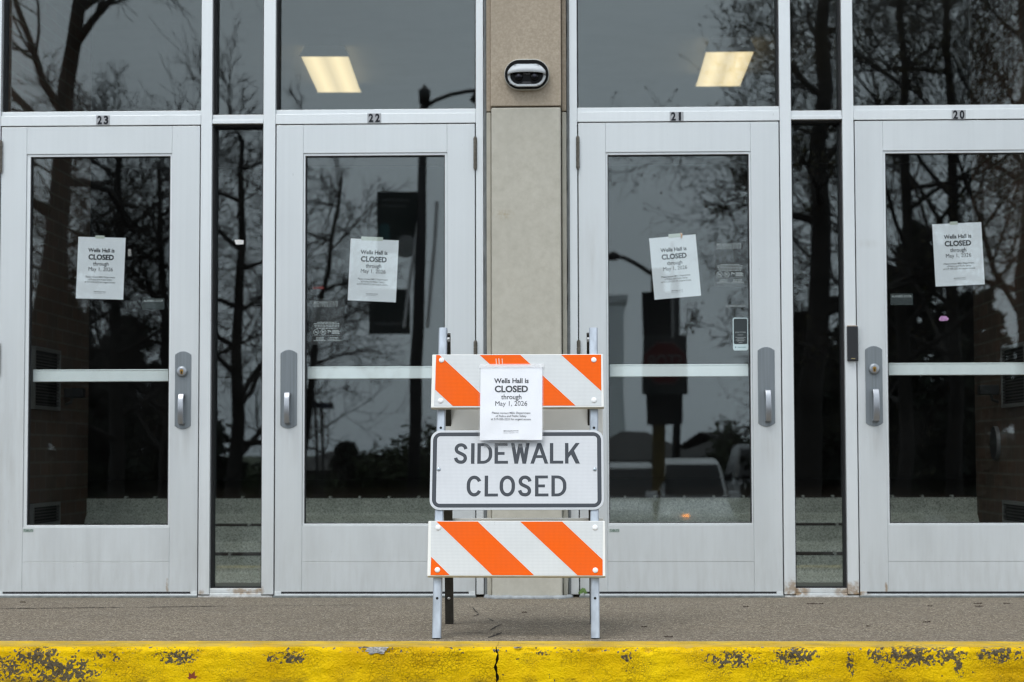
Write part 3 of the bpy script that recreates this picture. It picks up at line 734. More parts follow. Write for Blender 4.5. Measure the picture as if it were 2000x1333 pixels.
# ------------------------------------------------------------------ stickers on the glass
YS = .0268
def decal(u0, v0, s, label, um):
    """safety decal; u0,v0 its top left in photo pixels"""
    a = at(u0, v0, YS); wd = s/430.0; k = wd/60.0
    t = thing('safety_decal', (a.x+wd/2, YS, a.z-1.5*wd), label, 'sticker', 'pale safety decals')
    MB().flat(rect(a.x-4*k, a.x+64*k, a.z-91*k, a.z+4*k), YS+.0004).build('film', M_DECALFILM, t)
    g = MB(); L = lambda s_, b, c, w_, cap, bd=0.0, sp=1.0: put_text(g, s_, a.x+c*k, a.z-b*k, w_*k, cap*k, YS, bd, sp)
    L('MICHIGAN STATE', 6.5, 26, 50, 5.4, .015); L('UNIVERSITY', 13, 26, 50, 4.4, .012, 1.5)
    g.box(a.x+1*k, a.x+51*k, YS, YS+.0002, a.z-8*k, a.z-7.6*k)
    g.build('lettering', M_DECAL, t)
    g = MB(); rnd = random.Random(int(u0))
    for i, b in enumerate((44, 47, 50.2, 53.4, 56.6)):
        hw = (20, 27, 26, 25, 22)[i]; x = 28-hw
        while x < 28+hw:
            n = rnd.uniform(2.5, 6.5); g.box(a.x+x*k, a.x+min(28+hw, x+n)*k, YS, YS+.0002, a.z-b*k-1.5*k, a.z-b*k); x += n+1.1
    g.box(a.x, a.x+56*k, YS, YS+.0002, a.z-72.6*k, a.z-72.2*k)
    for i, b in enumerate((76, 79, 82)):
        for c, hw in ((14, (8,8,13)[i]), (43, (9,10,13)[i])):
            x = c-hw
            while x < c+hw:
                n = rnd.uniform(2, 5); g.box(a.x+x*k, a.x+min(c+hw, x+n)*k, YS, YS+.0002, a.z-b*k-1.4*k, a.z-b*k); x += n+1
    for i in range(4): g.box(a.x+39*k, a.x+(53+i % 2*2)*k, YS, YS+.0002, a.z-(61+i*2.2)*k-1.4*k, a.z-(61+i*2.2)*k)
    g.build('small_print', M_DECAL, t)
    g = MB()
    for c in (6, 21):
        g.ring(circ(a.x+c*k, a.z-65*k, 6*k), circ(a.x+c*k, a.z-65*k, 5*k), YS, YS+.0003)
        r = 4.6*k; x, z = a.x+c*k, a.z-65*k; d = .55*k
        g.flat([(x-r*.72-d*.7, z+r*.72-d*.7), (x+r*.72-d*.7, z-r*.72-d*.7), (x+r*.72+d*.7, z-r*.72+d*.7), (x-r*.72+d*.7, z+r*.72+d*.7)], YS-.0002)
        if c == 6: g.box(x-3.2*k, x+3*k, YS, YS+.0002, z-.9*k, z+.7*k).box(x+.8*k, x+3*k, YS, YS+.0002, z+1.0*k, z+1.6*k)
        else: g.flat([(x-3*k, z+1.9*k), (x-3*k, z+.5*k), (x+3.4*k, z+.5*k), (x+3.4*k, z+1.9*k)], YS).flat([(x-2.6*k, z+.4*k), (x-2.9*k, z-2.8*k), (x-1.2*k, z-2.8*k), (x-.7*k, z+.4*k)], YS)
    x, z = a.x+33*k, a.z-63*k
    g.flat([(x-3*k, z+3*k), (x-3*k, z), (x+4*k, z-2.4*k), (x+5*k, z+.2*k)], YS).flat([(x-2.6*k, z-.5*k), (x-2.6*k, z-4*k), (x-1.6*k, z-4*k), (x-1*k, z-1.2*k)], YS)
    g.build('pictograms', M_DECAL, t)
decal(612, 588, 57, 'pale safety decal with round pictograms low on the left of door 22 glass', 0)
decal(1399, 475, 57, 'pale safety decal with round pictograms high on the right of door 21 glass', 0)
def alarm(u, v, wd, label, film_=True, m=None):
    c = at(u, v, YS); k = wd/430.0
    t = thing('alarm_label', (c.x, YS, c.z), label, 'sticker', 'small door alarm labels')
    if film_: MB().flat(rect(c.x-k*.56, c.x+k*.56, c.z-.040, c.z+.012), YS+.0004).build('film', M_DECALDARK, t)
    g = MB(); put_text(g, 'ALARMED DOOR', c.x, c.z-.005, k, .0095, YS, .012); g.build('lettering', m or M_DECAL, t)
alarm(299.5, 588, 39, 'dark ALARMED DOOR label at the right edge of door 23 glass')
alarm(1437, 598, 39, 'clear ALARMED DOOR label on door 21 glass above the black sticker', False)
alarm(1761, 579, 39, 'dark ALARMED DOOR label at the left edge of door 20 glass')
t = thing('alarm_label', at(622, 563, YS), 'small red ALARMED label on door 22 glass above the pale decal', 'sticker', 'small door alarm labels')
c = at(622, 563, YS); g = MB(); put_text(g, 'ALARMED', c.x, c.z-.004, .052, .010, YS, .012); g.build('lettering', M_DECALRED, t)
# black scan sticker on door 21 (its code left out)
a = at(1431, 621, YS); b = at(1461.5, 685, YS); wd = b.x-a.x; hg = a.z-b.z; x0, z0 = a.x, b.z
t = thing('scan_sticker', (x0+wd/2, YS, z0), 'black rounded sticker with a pale rim on door 21 glass', 'sticker')
MB().prism(rrect(x0, x0+wd, z0, z0+hg, .010), YS-.0004, YS+.0004).build('rim', M_STICKERPALE, t)
MB().flat(rrect(x0+.004, x0+wd-.004, z0+hg*.195, z0+hg-.004, .006), YS-.0008).build('dark_panel', M_STICKER, t)
g = MB(); cx_ = x0+wd/2
put_text(g, 'SCAN TO SIGN', cx_, z0+hg*.535, wd*.68, .0058, YS-.0012, .03)
for i, (hz, hw) in enumerate(((.465,.19), (.39,.34), (.36,.22), (.315,.31), (.285,.24), (.235,.12))): g.box(cx_-wd*hw, cx_+wd*hw, YS-.0012, YS-.001, z0+hg*hz, z0+hg*hz+.0022)
g.build('lettering', M_DECAL, t)
g = MB().box(x0+wd*.3, x0+wd*.85, YS-.0008, YS-.0006, z0+hg*.09, z0+hg*.105); g.disc((x0+wd*.18, z0+hg*.10), .003, YS-.0008, YS-.0005, 10); g.build('footer_print', mat('teal_ink', (.12,.24,.26), .6), t)
# scraps of tape and paper on the glass
def scrap(u0, v0, u1, v1, y, m, name, label, cat, lean=0):
    p, q = at(u0, v0, y), at(u1, v1, y)
    MBo = MB().prism([(p.x+lean, q.z), (q.x-.001, q.z+.001), (q.x, p.z-.002), (p.x+(q.x-p.x)*.5, p.z+.001), (p.x, p.z)], y, y+.0006)
    tag(MBo.build(name, m), label, cat)
scrap(458, 469, 476, 478, YG-.003, mat('white_scrap', (.75,.75,.73), .8), 'paper_scrap', 'torn white scrap of paper stuck to the left sidelight glass', 'paper scrap', .006)
scrap(250, 487, 256, 501, YS, film('old_tape', (.6,.6,.58), .22, .4), 'tape_scrap', 'short strip of old tape beside the notice on door 23', 'tape')
g = at(1843, 622, YS); g = MB().prism([(g.x-.022, g.z-.006), (g.x-.014, g.z-.013), (g.x+.016, g.z-.012), (g.x+.024, g.z-.003), (g.x+.012, g.z+.01), (g.x-.012, g.z+.011)], YS, YS+.0006)
tag(g.build('round_sticker', mat('violet_sticker', (.42,.22,.42), .6, 0, .6, 60)), 'small violet and white sticker on door 20 glass', 'sticker')

# ------------------------------------------------------------------ card reader on the right mullion
x0, x1 = X(1654, 670), X(1675, 670); z1, z0 = Z(638, 1664), Z(706, 1664)
t = thing('card_reader', ((x0+x1)/2, 0, z0), 'slim black card reader on the white mullion left of door 20', 'card reader')
MB().box(x0, x1, -.024, .001, z0, z1).build('case', mat('black_plastic', (.016,.018,.022), .45, 0, .1, 30), t, bevel=.004)
MB().box((x0+x1)/2-.009, (x0+x1)/2+.009, -.0252, -.0235, z0+.009, z0+.0125).build('indicator_bar', mat('gold_mark', (.40,.33,.16), .4, .5), t)
MB().box(x0+.001, x1-.004, -.02, .001, z1, z1+.0035).build('top_sealant', mat('tan_sealant', (.45,.36,.26), .8), t)

# ------------------------------------------------------------------ security camera
yc = YM-.003
ca, cb = X(985, 148, yc), X(1073, 148, yc); cz1, cz0 = Z(117, 1029, yc), Z(178, 1029, yc)
t = thing('security_camera', ((ca+cb)/2, yc, cz0), 'white and black twin lens security camera on the tan stone pillar', 'camera')
M_CAMW = mat('camera_white', (.55,.58,.60), .45); M_CAMG = mat('camera_grey', (.50,.50,.46), .5)
def stad(x0, x1, z0, z1, n=12): return rrect(x0, x1, z0, z1, (z1-z0)/2-.0005, n)
def lens_ring(mb, d0, d1, y0, y1): mb.ring(stad(ca+d0, cb-d0, cz0+d0, cz1-d0), stad(ca+d1, cb-d1, cz0+d1, cz1-d1), y0, y1); return mb
MB().prism(stad(ca, cb, cz0, cz1), yc-.022, yc+.001).build('base', M_CAMG, t, bevel=.006)
MB().prism(stad(ca+.003, cb-.003, cz0+.004, cz1-.006), yc-.034, yc-.022).build('seal', mat('camera_black', (.004,.0045,.005), .6, spec=.15), t, bevel=.004)
bx0, bx1, bz0, bz1 = ca+.016, cb-.016, cz0+.012, cz1-.028
g = MB(); g.ring(stad(bx0, bx1, bz0, bz1), stad(bx0+.012, bx1-.012, bz0+.011, bz1-.011), yc-.046, yc-.03); g.build('bezel', M_CAMW, t, bevel=.003)
MB().prism(stad(bx0+.0115, bx1-.0115, bz0+.0105, bz1-.0105), yc-.041, yc-.031).build('window', mat('smoked_window', (.004,.004,.005), .25, spec=.12), t, bevel=.003)
mid = (bz0+bz1)/2
for s in (-1, 1):
    lx = (bx0+bx1)/2+s*.036
    l_ = MB().disc((lx, mid-.006), .019, yc-.05, yc-.04, 24, .009).build('lens', mat('lens_black', (.006,.006,.008), .2, spec=.25), t, True)
    MB().disc((lx, mid-.004), .008, yc-.0605, yc-.057, 16, .002).build('lens_glass', mat('lens_glass', (.03,.03,.05), .03), l_, True)
MB().box((bx0+bx1)/2-.016, (bx0+bx1)/2+.016, yc-.0445, yc-.04, mid+.0045, mid+.0075).build('light_strip', mat('camera_mark', (.3,.3,.32), .4), t)
MB().prism([((bx0+bx1)/2-.026, bz0+.012), ((bx0+bx1)/2+.026, bz0+.012), ((bx0+bx1)/2+.016, bz0+.023), ((bx0+bx1)/2-.016, bz0+.023)], yc-.0455, yc-.04).build('lower_sensor', mat('sensor_black', (.02,.02,.022), .3), t, bevel=.001)
hp = []; n = 24                                    # hood: an arched visor over the upper half
for i in range(n+1):
    q = i/n; a = math.pi*(1-q); x = (bx0+bx1)/2+(bx1-bx0)/2*math.cos(a)*1.0
    hp.append((x, math.sin(a)))
hz = bz0+(bz1-bz0)*.55
vs = []; 
for x, s in hp:
    zt = hz-.004+(bz1-.001-hz)*min(1, s**.55); zb = hz-.008+ .014*min(1, s**.6)
    dy = .022*min(1, s*1.3)
    vs += [(x, yc-.040, zt), (x, yc-.047-dy*.55, zt-.003), (x, yc-.050-dy, zb), (x, yc-.046-dy, zb-.001), (x, yc-.040, zt-.006)]
MB().add(vs, [(5*i+j, 5*i+5+j, 5*i+6+j, 5*i+1+j) for i in range(n) for j in range(4)]).build('hood', M_CAMW, t, True)
M_SCREW = mat('screw_metal', (.25,.26,.28), .35, .8)
for x, z in ((bx0+.034, bz1-.005), (bx1-.034, bz1-.005), (bx0+.034, bz0+.006), (bx1-.034, bz0+.006), (bx0+.012, bz0+.014)):
    MB().disc((x, z), .0026, yc-.0485, yc-.045, 10, .001).build('screw', M_SCREW, t, True)

# ------------------------------------------------------------------ barricade
BY = -2.035; TILT = R(15.8)
def sheeting(name, base, dark):
    g = G(name)
    v = g.vor(1, 'DISTANCE_TO_EDGE', src=g.map((230, 1, 200)), rnd=.0)
    hexa = g.ramp(v, (.06, 1), (.16, 0))
    col = g.mix(hexa, base, dark)
    col = g.mix(g.ramp(g.noise(60, 3), (.4, 0), (.8, .10)), col, tuple(k*.8 for k in base))
    film_ = g.ramp(g.noise(7, 6), (.42, 0), (.72, .16))
    col = g.mix(film_, col, tuple(k*.55+.06 for k in base))
    scr = g.ramp(g.noise(1, 4, g.map((22, 1, 190), rot=(0, .6, 0))), (.66, 0), (.72, 1)); scr = g.math('MULTIPLY', scr, g.ramp(g.noise(9, 3), (.54, 0), (.66, .45)))
    col = g.mix(scr, col, tuple(k*.5+.12 for k in base))
    dots = g.math('MULTIPLY', g.ramp(g.vor(70), (.05, 1), (.09, 0)), g.ramp(g.noise(13, 3), (.56, 0), (.66, .6)))
    col = g.mix(dots, col, (.12,.10,.08))
    return g.done(col, .4, g.bump(v, .15, .001), spec=.12)
M_WSHEET = sheeting('white_sheeting', (.72,.74,.74), (.60,.62,.62)); M_OSHEET = sheeting('orange_sheeting', (.95,.135,.003), (.82,.105,.002))
M_RAIL = mat('white_plastic', (.86,.86,.82), .4, 0, .06, 6, .1, 50)
M_GALV = mat('galvanised_steel', (.44,.49,.55), .42, .45, .28, 40, .12, 200, stretch=(1,1,.25))
M_DARKST = mat('weathered_steel', (.045,.042,.036), .5, .4, .4, 60)
M_BOLT = mat('white_bolt', (.88,.88,.88), .35)
M_SIGN = sheeting('sign_sheeting', (.70,.72,.745), (.60,.62,.645)); M_SIGNINK = mat('sign_ink', (.032,.040,.052), .4)
M_SIGNRIM = mat('sign_rim', (.60,.63,.65), .4, .1)
# plane of the front face: local x, n (outwards is -Y local), w up the slope
ca_, sa_ = math.cos(TILT), math.sin(TILT)
BX = CAM + ray(1008, 1246)*((BY-CAM.y)/ray(1008, 1246).y)
BXF = Matrix.Translation((0, BY, .004)) @ Matrix.Rotation(-TILT, 4, 'X')      # local (x, y, w)
BINV = BXF.inverted()
def bp(u, v, y=0.0):
    """pixel -> local (x, w) on the front face plane at local depth y"""
    o_ = BINV @ CAM; d = BINV.to_3x3() @ ray(u, v); t_ = (y-o_.y)/d.y; p = o_+d*t_; return p.x, p.z
bar = thing('barricade', (BX.x, BY, 0), 'orange and white striped folding barricade with a SIDEWALK CLOSED sign on the kerb', 'barricade')
def quadpts(q, y): return [bp(u, v, y) for u, v in q]
TW = .031                                         # leg tube
# front legs
def leg(u0, u1, zbot, ztop, yoff, m, slope):
    pass
for us in ((852.3, 865), (1162.7, 1159)):
    xb = bp(us[0], 1240)[0]; xt = bp(us[1], 645)[0]; w0, w1 = .0, bp(us[1], 640)[1]
    g = MB(); h = TW/2
    ch_ = .004
    sec = [(-h, ch_), (-h+ch_, 0), (h-ch_, 0), (h, ch_), (h, TW), (-h, TW)]
    vs = [(xb+a, b, w0) for a, b in sec]+[(xt+a, b, w1) for a, b in sec]
    fs = [(i, (i+1) % 6, 6+(i+1) % 6, 6+i) for i in range(6)]+[(5,4,3,2,1,0), (6,7,8,9,10,11)]
    g.add(vs, fs); lg = g.build('front_leg', M_GALV, bar, xf=BXF, bevel=.0008)
    g = MB()
    for vv in (1169, 836):
        wv = bp(us[0], vv)[1]; xx = xb+(xt-xb)*wv/w1
        g.disc((xx, wv), .0048, -.0006, .0004, 14)
    g.build('bolt_hole', M_DARKGAP, lg, xf=BXF)
# rear legs, hinged at the top, splayed backwards
ZA = (BXF @ Vector((0, 0, bp(865, 662)[1]))); apex_y, apex_z = ZA.y+.03, ZA.z
for ub, ut, vb in ((878, 871, 1219), (1160, 1154, 1219)):
    gx, gy = ground(ub, vb); 
    d = ray(ut, 662); px = (CAM+d*((apex_y-CAM.y)/d.y)).x
    bot = Vector((gx, gy, 0.0)); top = Vector((px, apex_y+.012, apex_z+.02))
    ax = (top-bot).normalized(); side = Vector((1,0,0)); bk_ = side.cross(ax).normalized(); h = TW/2
    g = MB(); vs = [b_+side*a-bk_*c for b_ in (bot, top) for a, c in ((-h,-h),(h,-h),(h,h),(-h,h))]
    g.add(vs, [(0,1,5,4),(1,2,6,5),(2,3,7,6),(3,0,4,7),(3,2,1,0),(4,5,6,7)]); lg = g.build('rear_leg', M_DARKST, bar, bevel=.001)
    if ub < 1000:
        fr_ = bot+(top-bot)*.085; p = Vector((fr_.x, fr_.y-.017, .10))
        MB().disc((p.x, p.z), .0055, p.y-.004, p.y+.004, 12, .002).build('bolt', mat('bolt_steel', (.5,.5,.48), .3, .8), lg, True)
for u, s in ((875.5, 1), (1149, -1)):                # pivot bolts on the inner faces
    x, wv = bp(u, 662); g = MB()
    g.add([Vector((x+s*.004*k, .012+.009*math.cos(R(60*i)), wv+.009*math.sin(R(60*i)))) for k in (-1, 1) for i in range(6)], [(0,1,2,3,4,5)[::-1], (6,7,8,9,10,11)]+[(i, (i+1) % 6, 6+(i+1) % 6, 6+i) for i in range(6)])
    g.tube([(x-s*.014, .012, wv), (x+s*.004, .012, wv)], .005, 10)
    g.build('pivot_bolt', mat('zinc_bolt', (.62,.62,.60), .3, .7), bar, xf=BXF)
def rail(corners, inset, polys, bolts, name='front_rail'):
    """corners tl,tr,br,bl in photo pixels"""
    c = quadpts(corners, -.026)
    poly = [c[3], c[2], c[1], c[0]]
    r_ = MB().prism(poly, -.026, -.001).build(name, M_RAIL, bar, xf=BXF, bevel=.003)
    s = quadpts(inset, -.0268); MB().flat([s[3], s[2], s[1], s[0]], -.0268).build('white_sheeting', M_WSHEET, r_, xf=BXF)
    for pg in polys:
        q = quadpts(pg, -.0272); MB().flat(q[::-1], -.0272).build('orange_stripe', M_OSHEET, r_, xf=BXF)
    for u, v in bolts:
        x, z = bp(u, v, -.03); MB().disc((x, z), .0098, -.0285, -.026, 22, .0028).build('reflector_bolt', M_BOLT, r_, True, xf=BXF)
    return r_
pz = lambda L: [(810+a/5, 620+b/5) for a, b in L]
rail([(844.2,692.5),(1178,691.5),(1180,796),(841.5,797)], [(851.8,693.8),(1174.2,693),(1174.5,793),(847.6,793.8)],
     [pz(q) for q in ([(210,369),(240,369),(520,627),(770,868),(372,867),(200,708),(204,520)], [(635,369),(1030,367),(1570,863),(1175,864)], [(1430,367),(1820,365),(1822,720)])],
     [(862.3,703.5),(1159.8,703),(860.5,782.5),(1160.2,781.5)])
pz2 = lambda L: [(810+a/5, 1000+b/5) for a, b in L]
rail([(836.4,1017.5),(1182,1017.5),(1182.7,1126.5),(834.2,1126)], [(842.2,1018.7),(1177.2,1018.7),(1177.2,1124.3),(840.8,1124)],
     [pz2(q) for q in ([(212,95),(615,95),(1165,620),(757,619)], [(1030,96),(1440,96),(1835,468),(1835,622),(1590,621)], [(161,441),(342,619),(154,619)])],
     [(855.6,1030.5),(1162.3,1030.5),(854.2,1113.3),(1162.8,1114)])
# rear rails
for zc, dz in ((.42, .10), (.83, .10)):
    t_ = 0
    f_ = (apex_z-zc)/apex_z; yr = apex_y+(ground(878, 1219)[1]-apex_y)*f_+.018
    a, b = (CAM+ray(856, 900)*((yr-CAM.y)/ray(856, 900).y)).x, (CAM+ray(1178, 900)*((yr-CAM.y)/ray(1178, 900).y)).x
    ztop = (CAM+ray(1000, 1012.3)*((yr-CAM.y)/ray(1000, 1012.3).y)).z if zc < .6 else .90
    MB().box(a, b, yr, yr+.022, ztop-.19, ztop).build('rear_rail', M_RAIL, bar, bevel=.003)
# sign panel
sx0, sz1 = bp(842, 841, -.006); sx1, sz0 = bp(1179, 996, -.006)
sx0 = (bp(842, 845, -.006)[0]+bp(838.5, 985, -.006)[0])/2; sx1 = (bp(1177.8, 845, -.006)[0]+bp(1180.5, 985, -.006)[0])/2
sg = MB().prism(rrect(sx0, sx1, sz0, sz1, .036, 8), -.006, -.001).build('sign_panel', M_SIGNRIM, bar, xf=BXF, bevel=.001)
e = .0045
MB().flat(rrect(sx0+e, sx1-e, sz0+e, sz1-e, .032, 8), -.0064).build('sign_face', M_SIGN, sg, xf=BXF)
e1, e2 = .0085, .0235
MB().ring(rrect(sx0+e1, sx1-e1, sz0+e1, sz1-e1, .030, 8), rrect(sx0+e2-.0005, sx1-e2+.0005, sz0+e2-.001, sz1-e2+.001, .0125, 8), -.0069, -.0066).build('border', M_SIGNINK, sg, xf=BXF)
def ribbon(mb, pts, th, y, n=8, closed=False, ends=True):
    """a stroke of width th along smooth points"""
    P = [Vector(p) for p in pts]; m = len(P); L = []; Q = []
    for i in range(m):
        a = P[(i-1) % m] if closed or i > 0 else P[i]; b = P[(i+1) % m] if closed or i < m-1 else P[i]
        d = (b-a).normalized(); nn = Vector((-d.y, d.x)); L.append(P[i]+nn*th/2); Q.append(P[i]-nn*th/2)
    vs = [(p.x, y, p.y) for p in L]+[(p.x, y, p.y) for p in Q]; k = m if closed else m-1
    mb.add(vs, [(i, m+i, m+(i+1) % m, (i+1) % m) for i in range(k)])
def arcp(cx, cz, rx, rz, a0, a1, n=12): return [(cx+rx*math.cos(R(a0+(a1-a0)*i/n)), cz+rz*math.sin(R(a0+(a1-a0)*i/n))) for i in range(n+1)]
def spline(P, k=8):
    P = [Vector(p) for p in P]; out = []
    for i in range(len(P)-1):
        a, b, c, d = P[max(i-1,0)], P[i], P[i+1], P[min(i+2,len(P)-1)]
        for j in range(k):
            t = j/k; out.append(.5*((2*b)+(c-a)*t+(2*a-5*b+4*c-d)*t*t+(3*b-3*c+d-a)*t**3))
    out.append(P[-1]); return out
def glyph(mb, ch, x0, x1, z0, z1, th, y):
    w_, h_ = x1-x0, z1-z0; cx = (x0+x1)/2; t2 = th/2; fl = lambda p, yy=y: mb.flat(p, yy)
    if ch == 'I': fl(rect(x0, x1, z0, z1))
    elif ch == 'L': fl([(x0,z0),(x1,z0),(x1,z0+th*.86),(x0+th,z0+th*.86),(x0+th,z1),(x0,z1)])
    elif ch == 'E':
        zm = (z0+z1)/2; b = th*.86
        fl([(x0,z0),(x1,z0),(x1,z0+b),(x0+th,z0+b),(x0+th,zm-b/2),(x0+w_*.74,zm-b/2),(x0+w_*.74,zm+b/2),(x0+th,zm+b/2),(x0+th,z1-b),(x1-.002,z1-b),(x1-.002,z1),(x0,z1)])
    elif ch == 'D':
        r = w_*.62; ri = r-th
        out = [(x0,z0)]+arcp(x1-r, z0+r, r, r, -90, 0, 8)+arcp(x1-r, z1-r, r, r, 0, 90, 8)+[(x0,z1)]
        inn = [(x0+th,z0+th*.86)]+arcp(x1-r, z0+r, ri, r-th*.86, -90, 0, 8)+arcp(x1-r, z1-r, ri, r-th*.86, 0, 90, 8)+[(x0+th,z1-th*.86)]
        n = len(out); mb.add([(a,y,b) for a,b in out]+[(a,y,b) for a,b in inn], [(i,(i+1)%n,n+(i+1)%n,n+i) for i in range(n)])
    elif ch in 'OC':
        rx = w_/2-t2; rz = min(h_/2-t2, rx*1.28)
        top = lambda a0, a1: arcp(cx, z1-t2-rz, rx, rz, a0, a1, 14); bot = lambda a0, a1: arcp(cx, z0+t2+rz, rx, rz, a0, a1, 14)
        if ch == 'O': ribbon(mb, top(0, 180)+bot(180, 360), th, y, closed=True)
        else: ribbon(mb, top(26, 180)+bot(180, 334), th, y)
    elif ch == 'S':
        C = [(.93,.735),(.84,.865),(.66,.94),(.5,.955),(.30,.925),(.14,.82),(.12,.70),(.22,.59),(.5,.50),(.78,.405),(.885,.285),(.85,.15),(.70,.065),(.5,.045),(.28,.075),(.13,.165),(.06,.275)]
        sx, sz = (w_-th*.9), (h_-th*1.0)
        ribbon(mb, spline([(x0+t2*.9+sx*a, z0+t2+sz*((b-.045)/.91)) for a, b in C], 4), th, y)
    elif ch == 'W':
        q = w_; s = th*1.06
        xa, xb, xc = x0, x0+q*.30, x0+q*.5
        fl([(xa,z1),(x0+q*.19,z0),(x0+q*.19+s,z0),(xa+s,z1)]); fl([(xc-s/2,z1-.002),(x0+q*.205,z0),(x0+q*.205+s*.9,z0),(xc+s/2,z1-.002)], y-.0002)
        fl([(xc-s/2,z1-.002),(x0+q*.795-s*.9,z0),(x0+q*.795,z0),(xc+s/2,z1-.002)], y-.0003); fl([(x1-s,z1),(x0+q*.81-s,z0),(x0+q*.81,z0),(x1,z1)], y-.0004)
    elif ch == 'A':
        s = th*1.06
        fl([(x0,z0),(x0+s,z0),(cx+s*.52,z1),(cx-s*.52,z1)]); fl([(x1-s,z0),(x1,z0),(cx+s*.52,z1),(cx-s*.52,z1)], y-.0002)
        zb = z0+h_*.28; fl([(x0+w_*.22,zb),(x1-w_*.22,zb),(x1-w_*.26,zb+th*.8),(x0+w_*.26,zb+th*.8)], y-.0003)
    elif ch == 'K':
        fl(rect(x0, x0+th, z0, z1)); s = th*1.2
        ax, az, bx = x0+th*.9, z0+h_*.38, x1-s*.53; dz = s*.5*(z1-az)/(bx-ax); fl([(ax,az-dz),(bx+s*.5,z1),(bx-s*.5,z1),(ax,az+dz)], y-.0002)
        zt = z0+h_*.60; fl([(x0+w_*.33,zt-h_*.06),(x1-s*1.02,z0),(x1,z0),(x0+w_*.33+s*.95,zt+h_*.06)], y-.0003)
g = MB()
for line, vt, vb in (([('S',378,522),('I',550,584),('D',612,757),('E',780,911),('W',940,1122),('A',1130,1304),('L',1320,1450),('K',1468,1612)], 866, 906),
                     ([('C',508,655),('L',683,813),('O',829,979),('S',1003,1148),('E',1175,1306),('D',1335,1481)], 929.3, 970)):
    z1 = bp(1000, vt, -.007)[1]; z0 = bp(1000, vb, -.007)[1]
    for ch, a, b in line: glyph(g, ch, bp(810+a/5, (vt+vb)/2, -.007)[0], bp(810+b/5, (vt+vb)/2, -.007)[0], z0, z1, .0122, -.0069)
g.build('lettering', M_SIGNINK, sg, xf=BXF)
for u in (857, 1161.8):
    x, z = bp(u, 917, -.007); s_ = MB().disc((x, z), .0066, -.0085, -.006, 18, .002).build('screw', mat('zinc_screw', (.42,.48,.52), .3, .8), sg, True, xf=BXF)
    MB().disc((x, z), .0016, -.0108, -.0104, 10).build('screw_socket', M_DARKGAP, s_, xf=BXF)
# the notice hanging on the barricade in its plastic sleeve
YN = -.0305
nx0, nz1 = bp(938.8, 714, YN); nx1, _ = bp(1059.3, 714, YN); _, nz0 = bp(1000, 859.5, YN)
nt_ = thing('paper_notice', BXF @ Vector(((nx0+nx1)/2, YN, nz0)), 'white closure notice in a clear sleeve hanging on the striped barricade', 'notice')
wd, hg = nx1-nx0, nz1-nz0
def nsheet(x0, x1, z0, z1, y, amp, n=14, top_flat=True):
    mb = MB(); vs = []; fs = []
    for i in range(n+1):
        for j in range(n+1):
            a, b = i/n, j/n; k = max(0, 1-b*1.3)
            yy = y-amp*abs(mn.noise(Vector((a*2.5, b*3, 4))))*(.2+k)+ .010*max(0, .34-b)
            vs.append((x0+(x1-x0)*a, yy, z0+(z1-z0)*b))
    for i in range(n):
        for j in range(n):
            k = i*(n+1)+j; fs.append((k, k+n+1, k+n+2, k+1))
    return mb.add(vs, fs)
def on_sheet(y0):
    """same bend as nsheet, for the lettering"""
    def f_(mb):
        out = []
        for x, y, z in mb.v:
            a, b = (x)/wd, z/hg; k = max(0, 1-b*1.3)
            out.append((nx0+x, y0-.006*abs(mn.noise(Vector((a*2.5, b*3, 4))))*(.2+k)+.010*max(0, .34-b), nz0+z))
        mb.v = out; return mb
    return f_
nsheet(nx0, nx1, nz0, nz1, YN, .006).build('paper', M_PAPER, nt_, True, xf=BXF)
g = MB(); notice_text(g, wd, hg, 0); on_sheet(YN-.0008)(g).build('lettering', M_INK, nt_, xf=BXF)
nsheet(nx0-.0055, nx1+.0055, nz0-.004, nz1+.003, YN-.0022, .006).build('clear_sleeve', M_SLEEVE, nt_, True, xf=BXF)
g = MB().box(nx0+wd*.06, nx0+wd*.75, -.0082, -.0075, nz0-.022, nz0-.002); g.build('tape', film('thin_tape', (.8,.8,.8), .10, .2), nt_, xf=BXF)
g = MB().box(nx0-.004, nx1+.006, YN-.0036, YN-.003, nz1-.010, nz1+.004); g.build('tape', M_CLEARTAPE, nt_, xf=BXF)
# scratches on the middle stripe left by old tape
g = MB()
for a, b, c in ((969, 701, 2.6), (974.5, 700.5, 3.0), (980.8, 701, 2.4)):
    x, z = bp(a, b, -.0275); x2, z2 = bp(a+.6, b+11.5, -.0275); hw = c*.00045
    g.flat([(x2-hw, z2), (x2+hw, z2), (x+hw, z), (x-hw*1.6, z)], -.0275)
tag(g.build('tape_residue', mat('residue', (.80,.62,.55), .8), None, xf=BXF), 'white scraps of old tape on the upper orange stripe', 'tape')

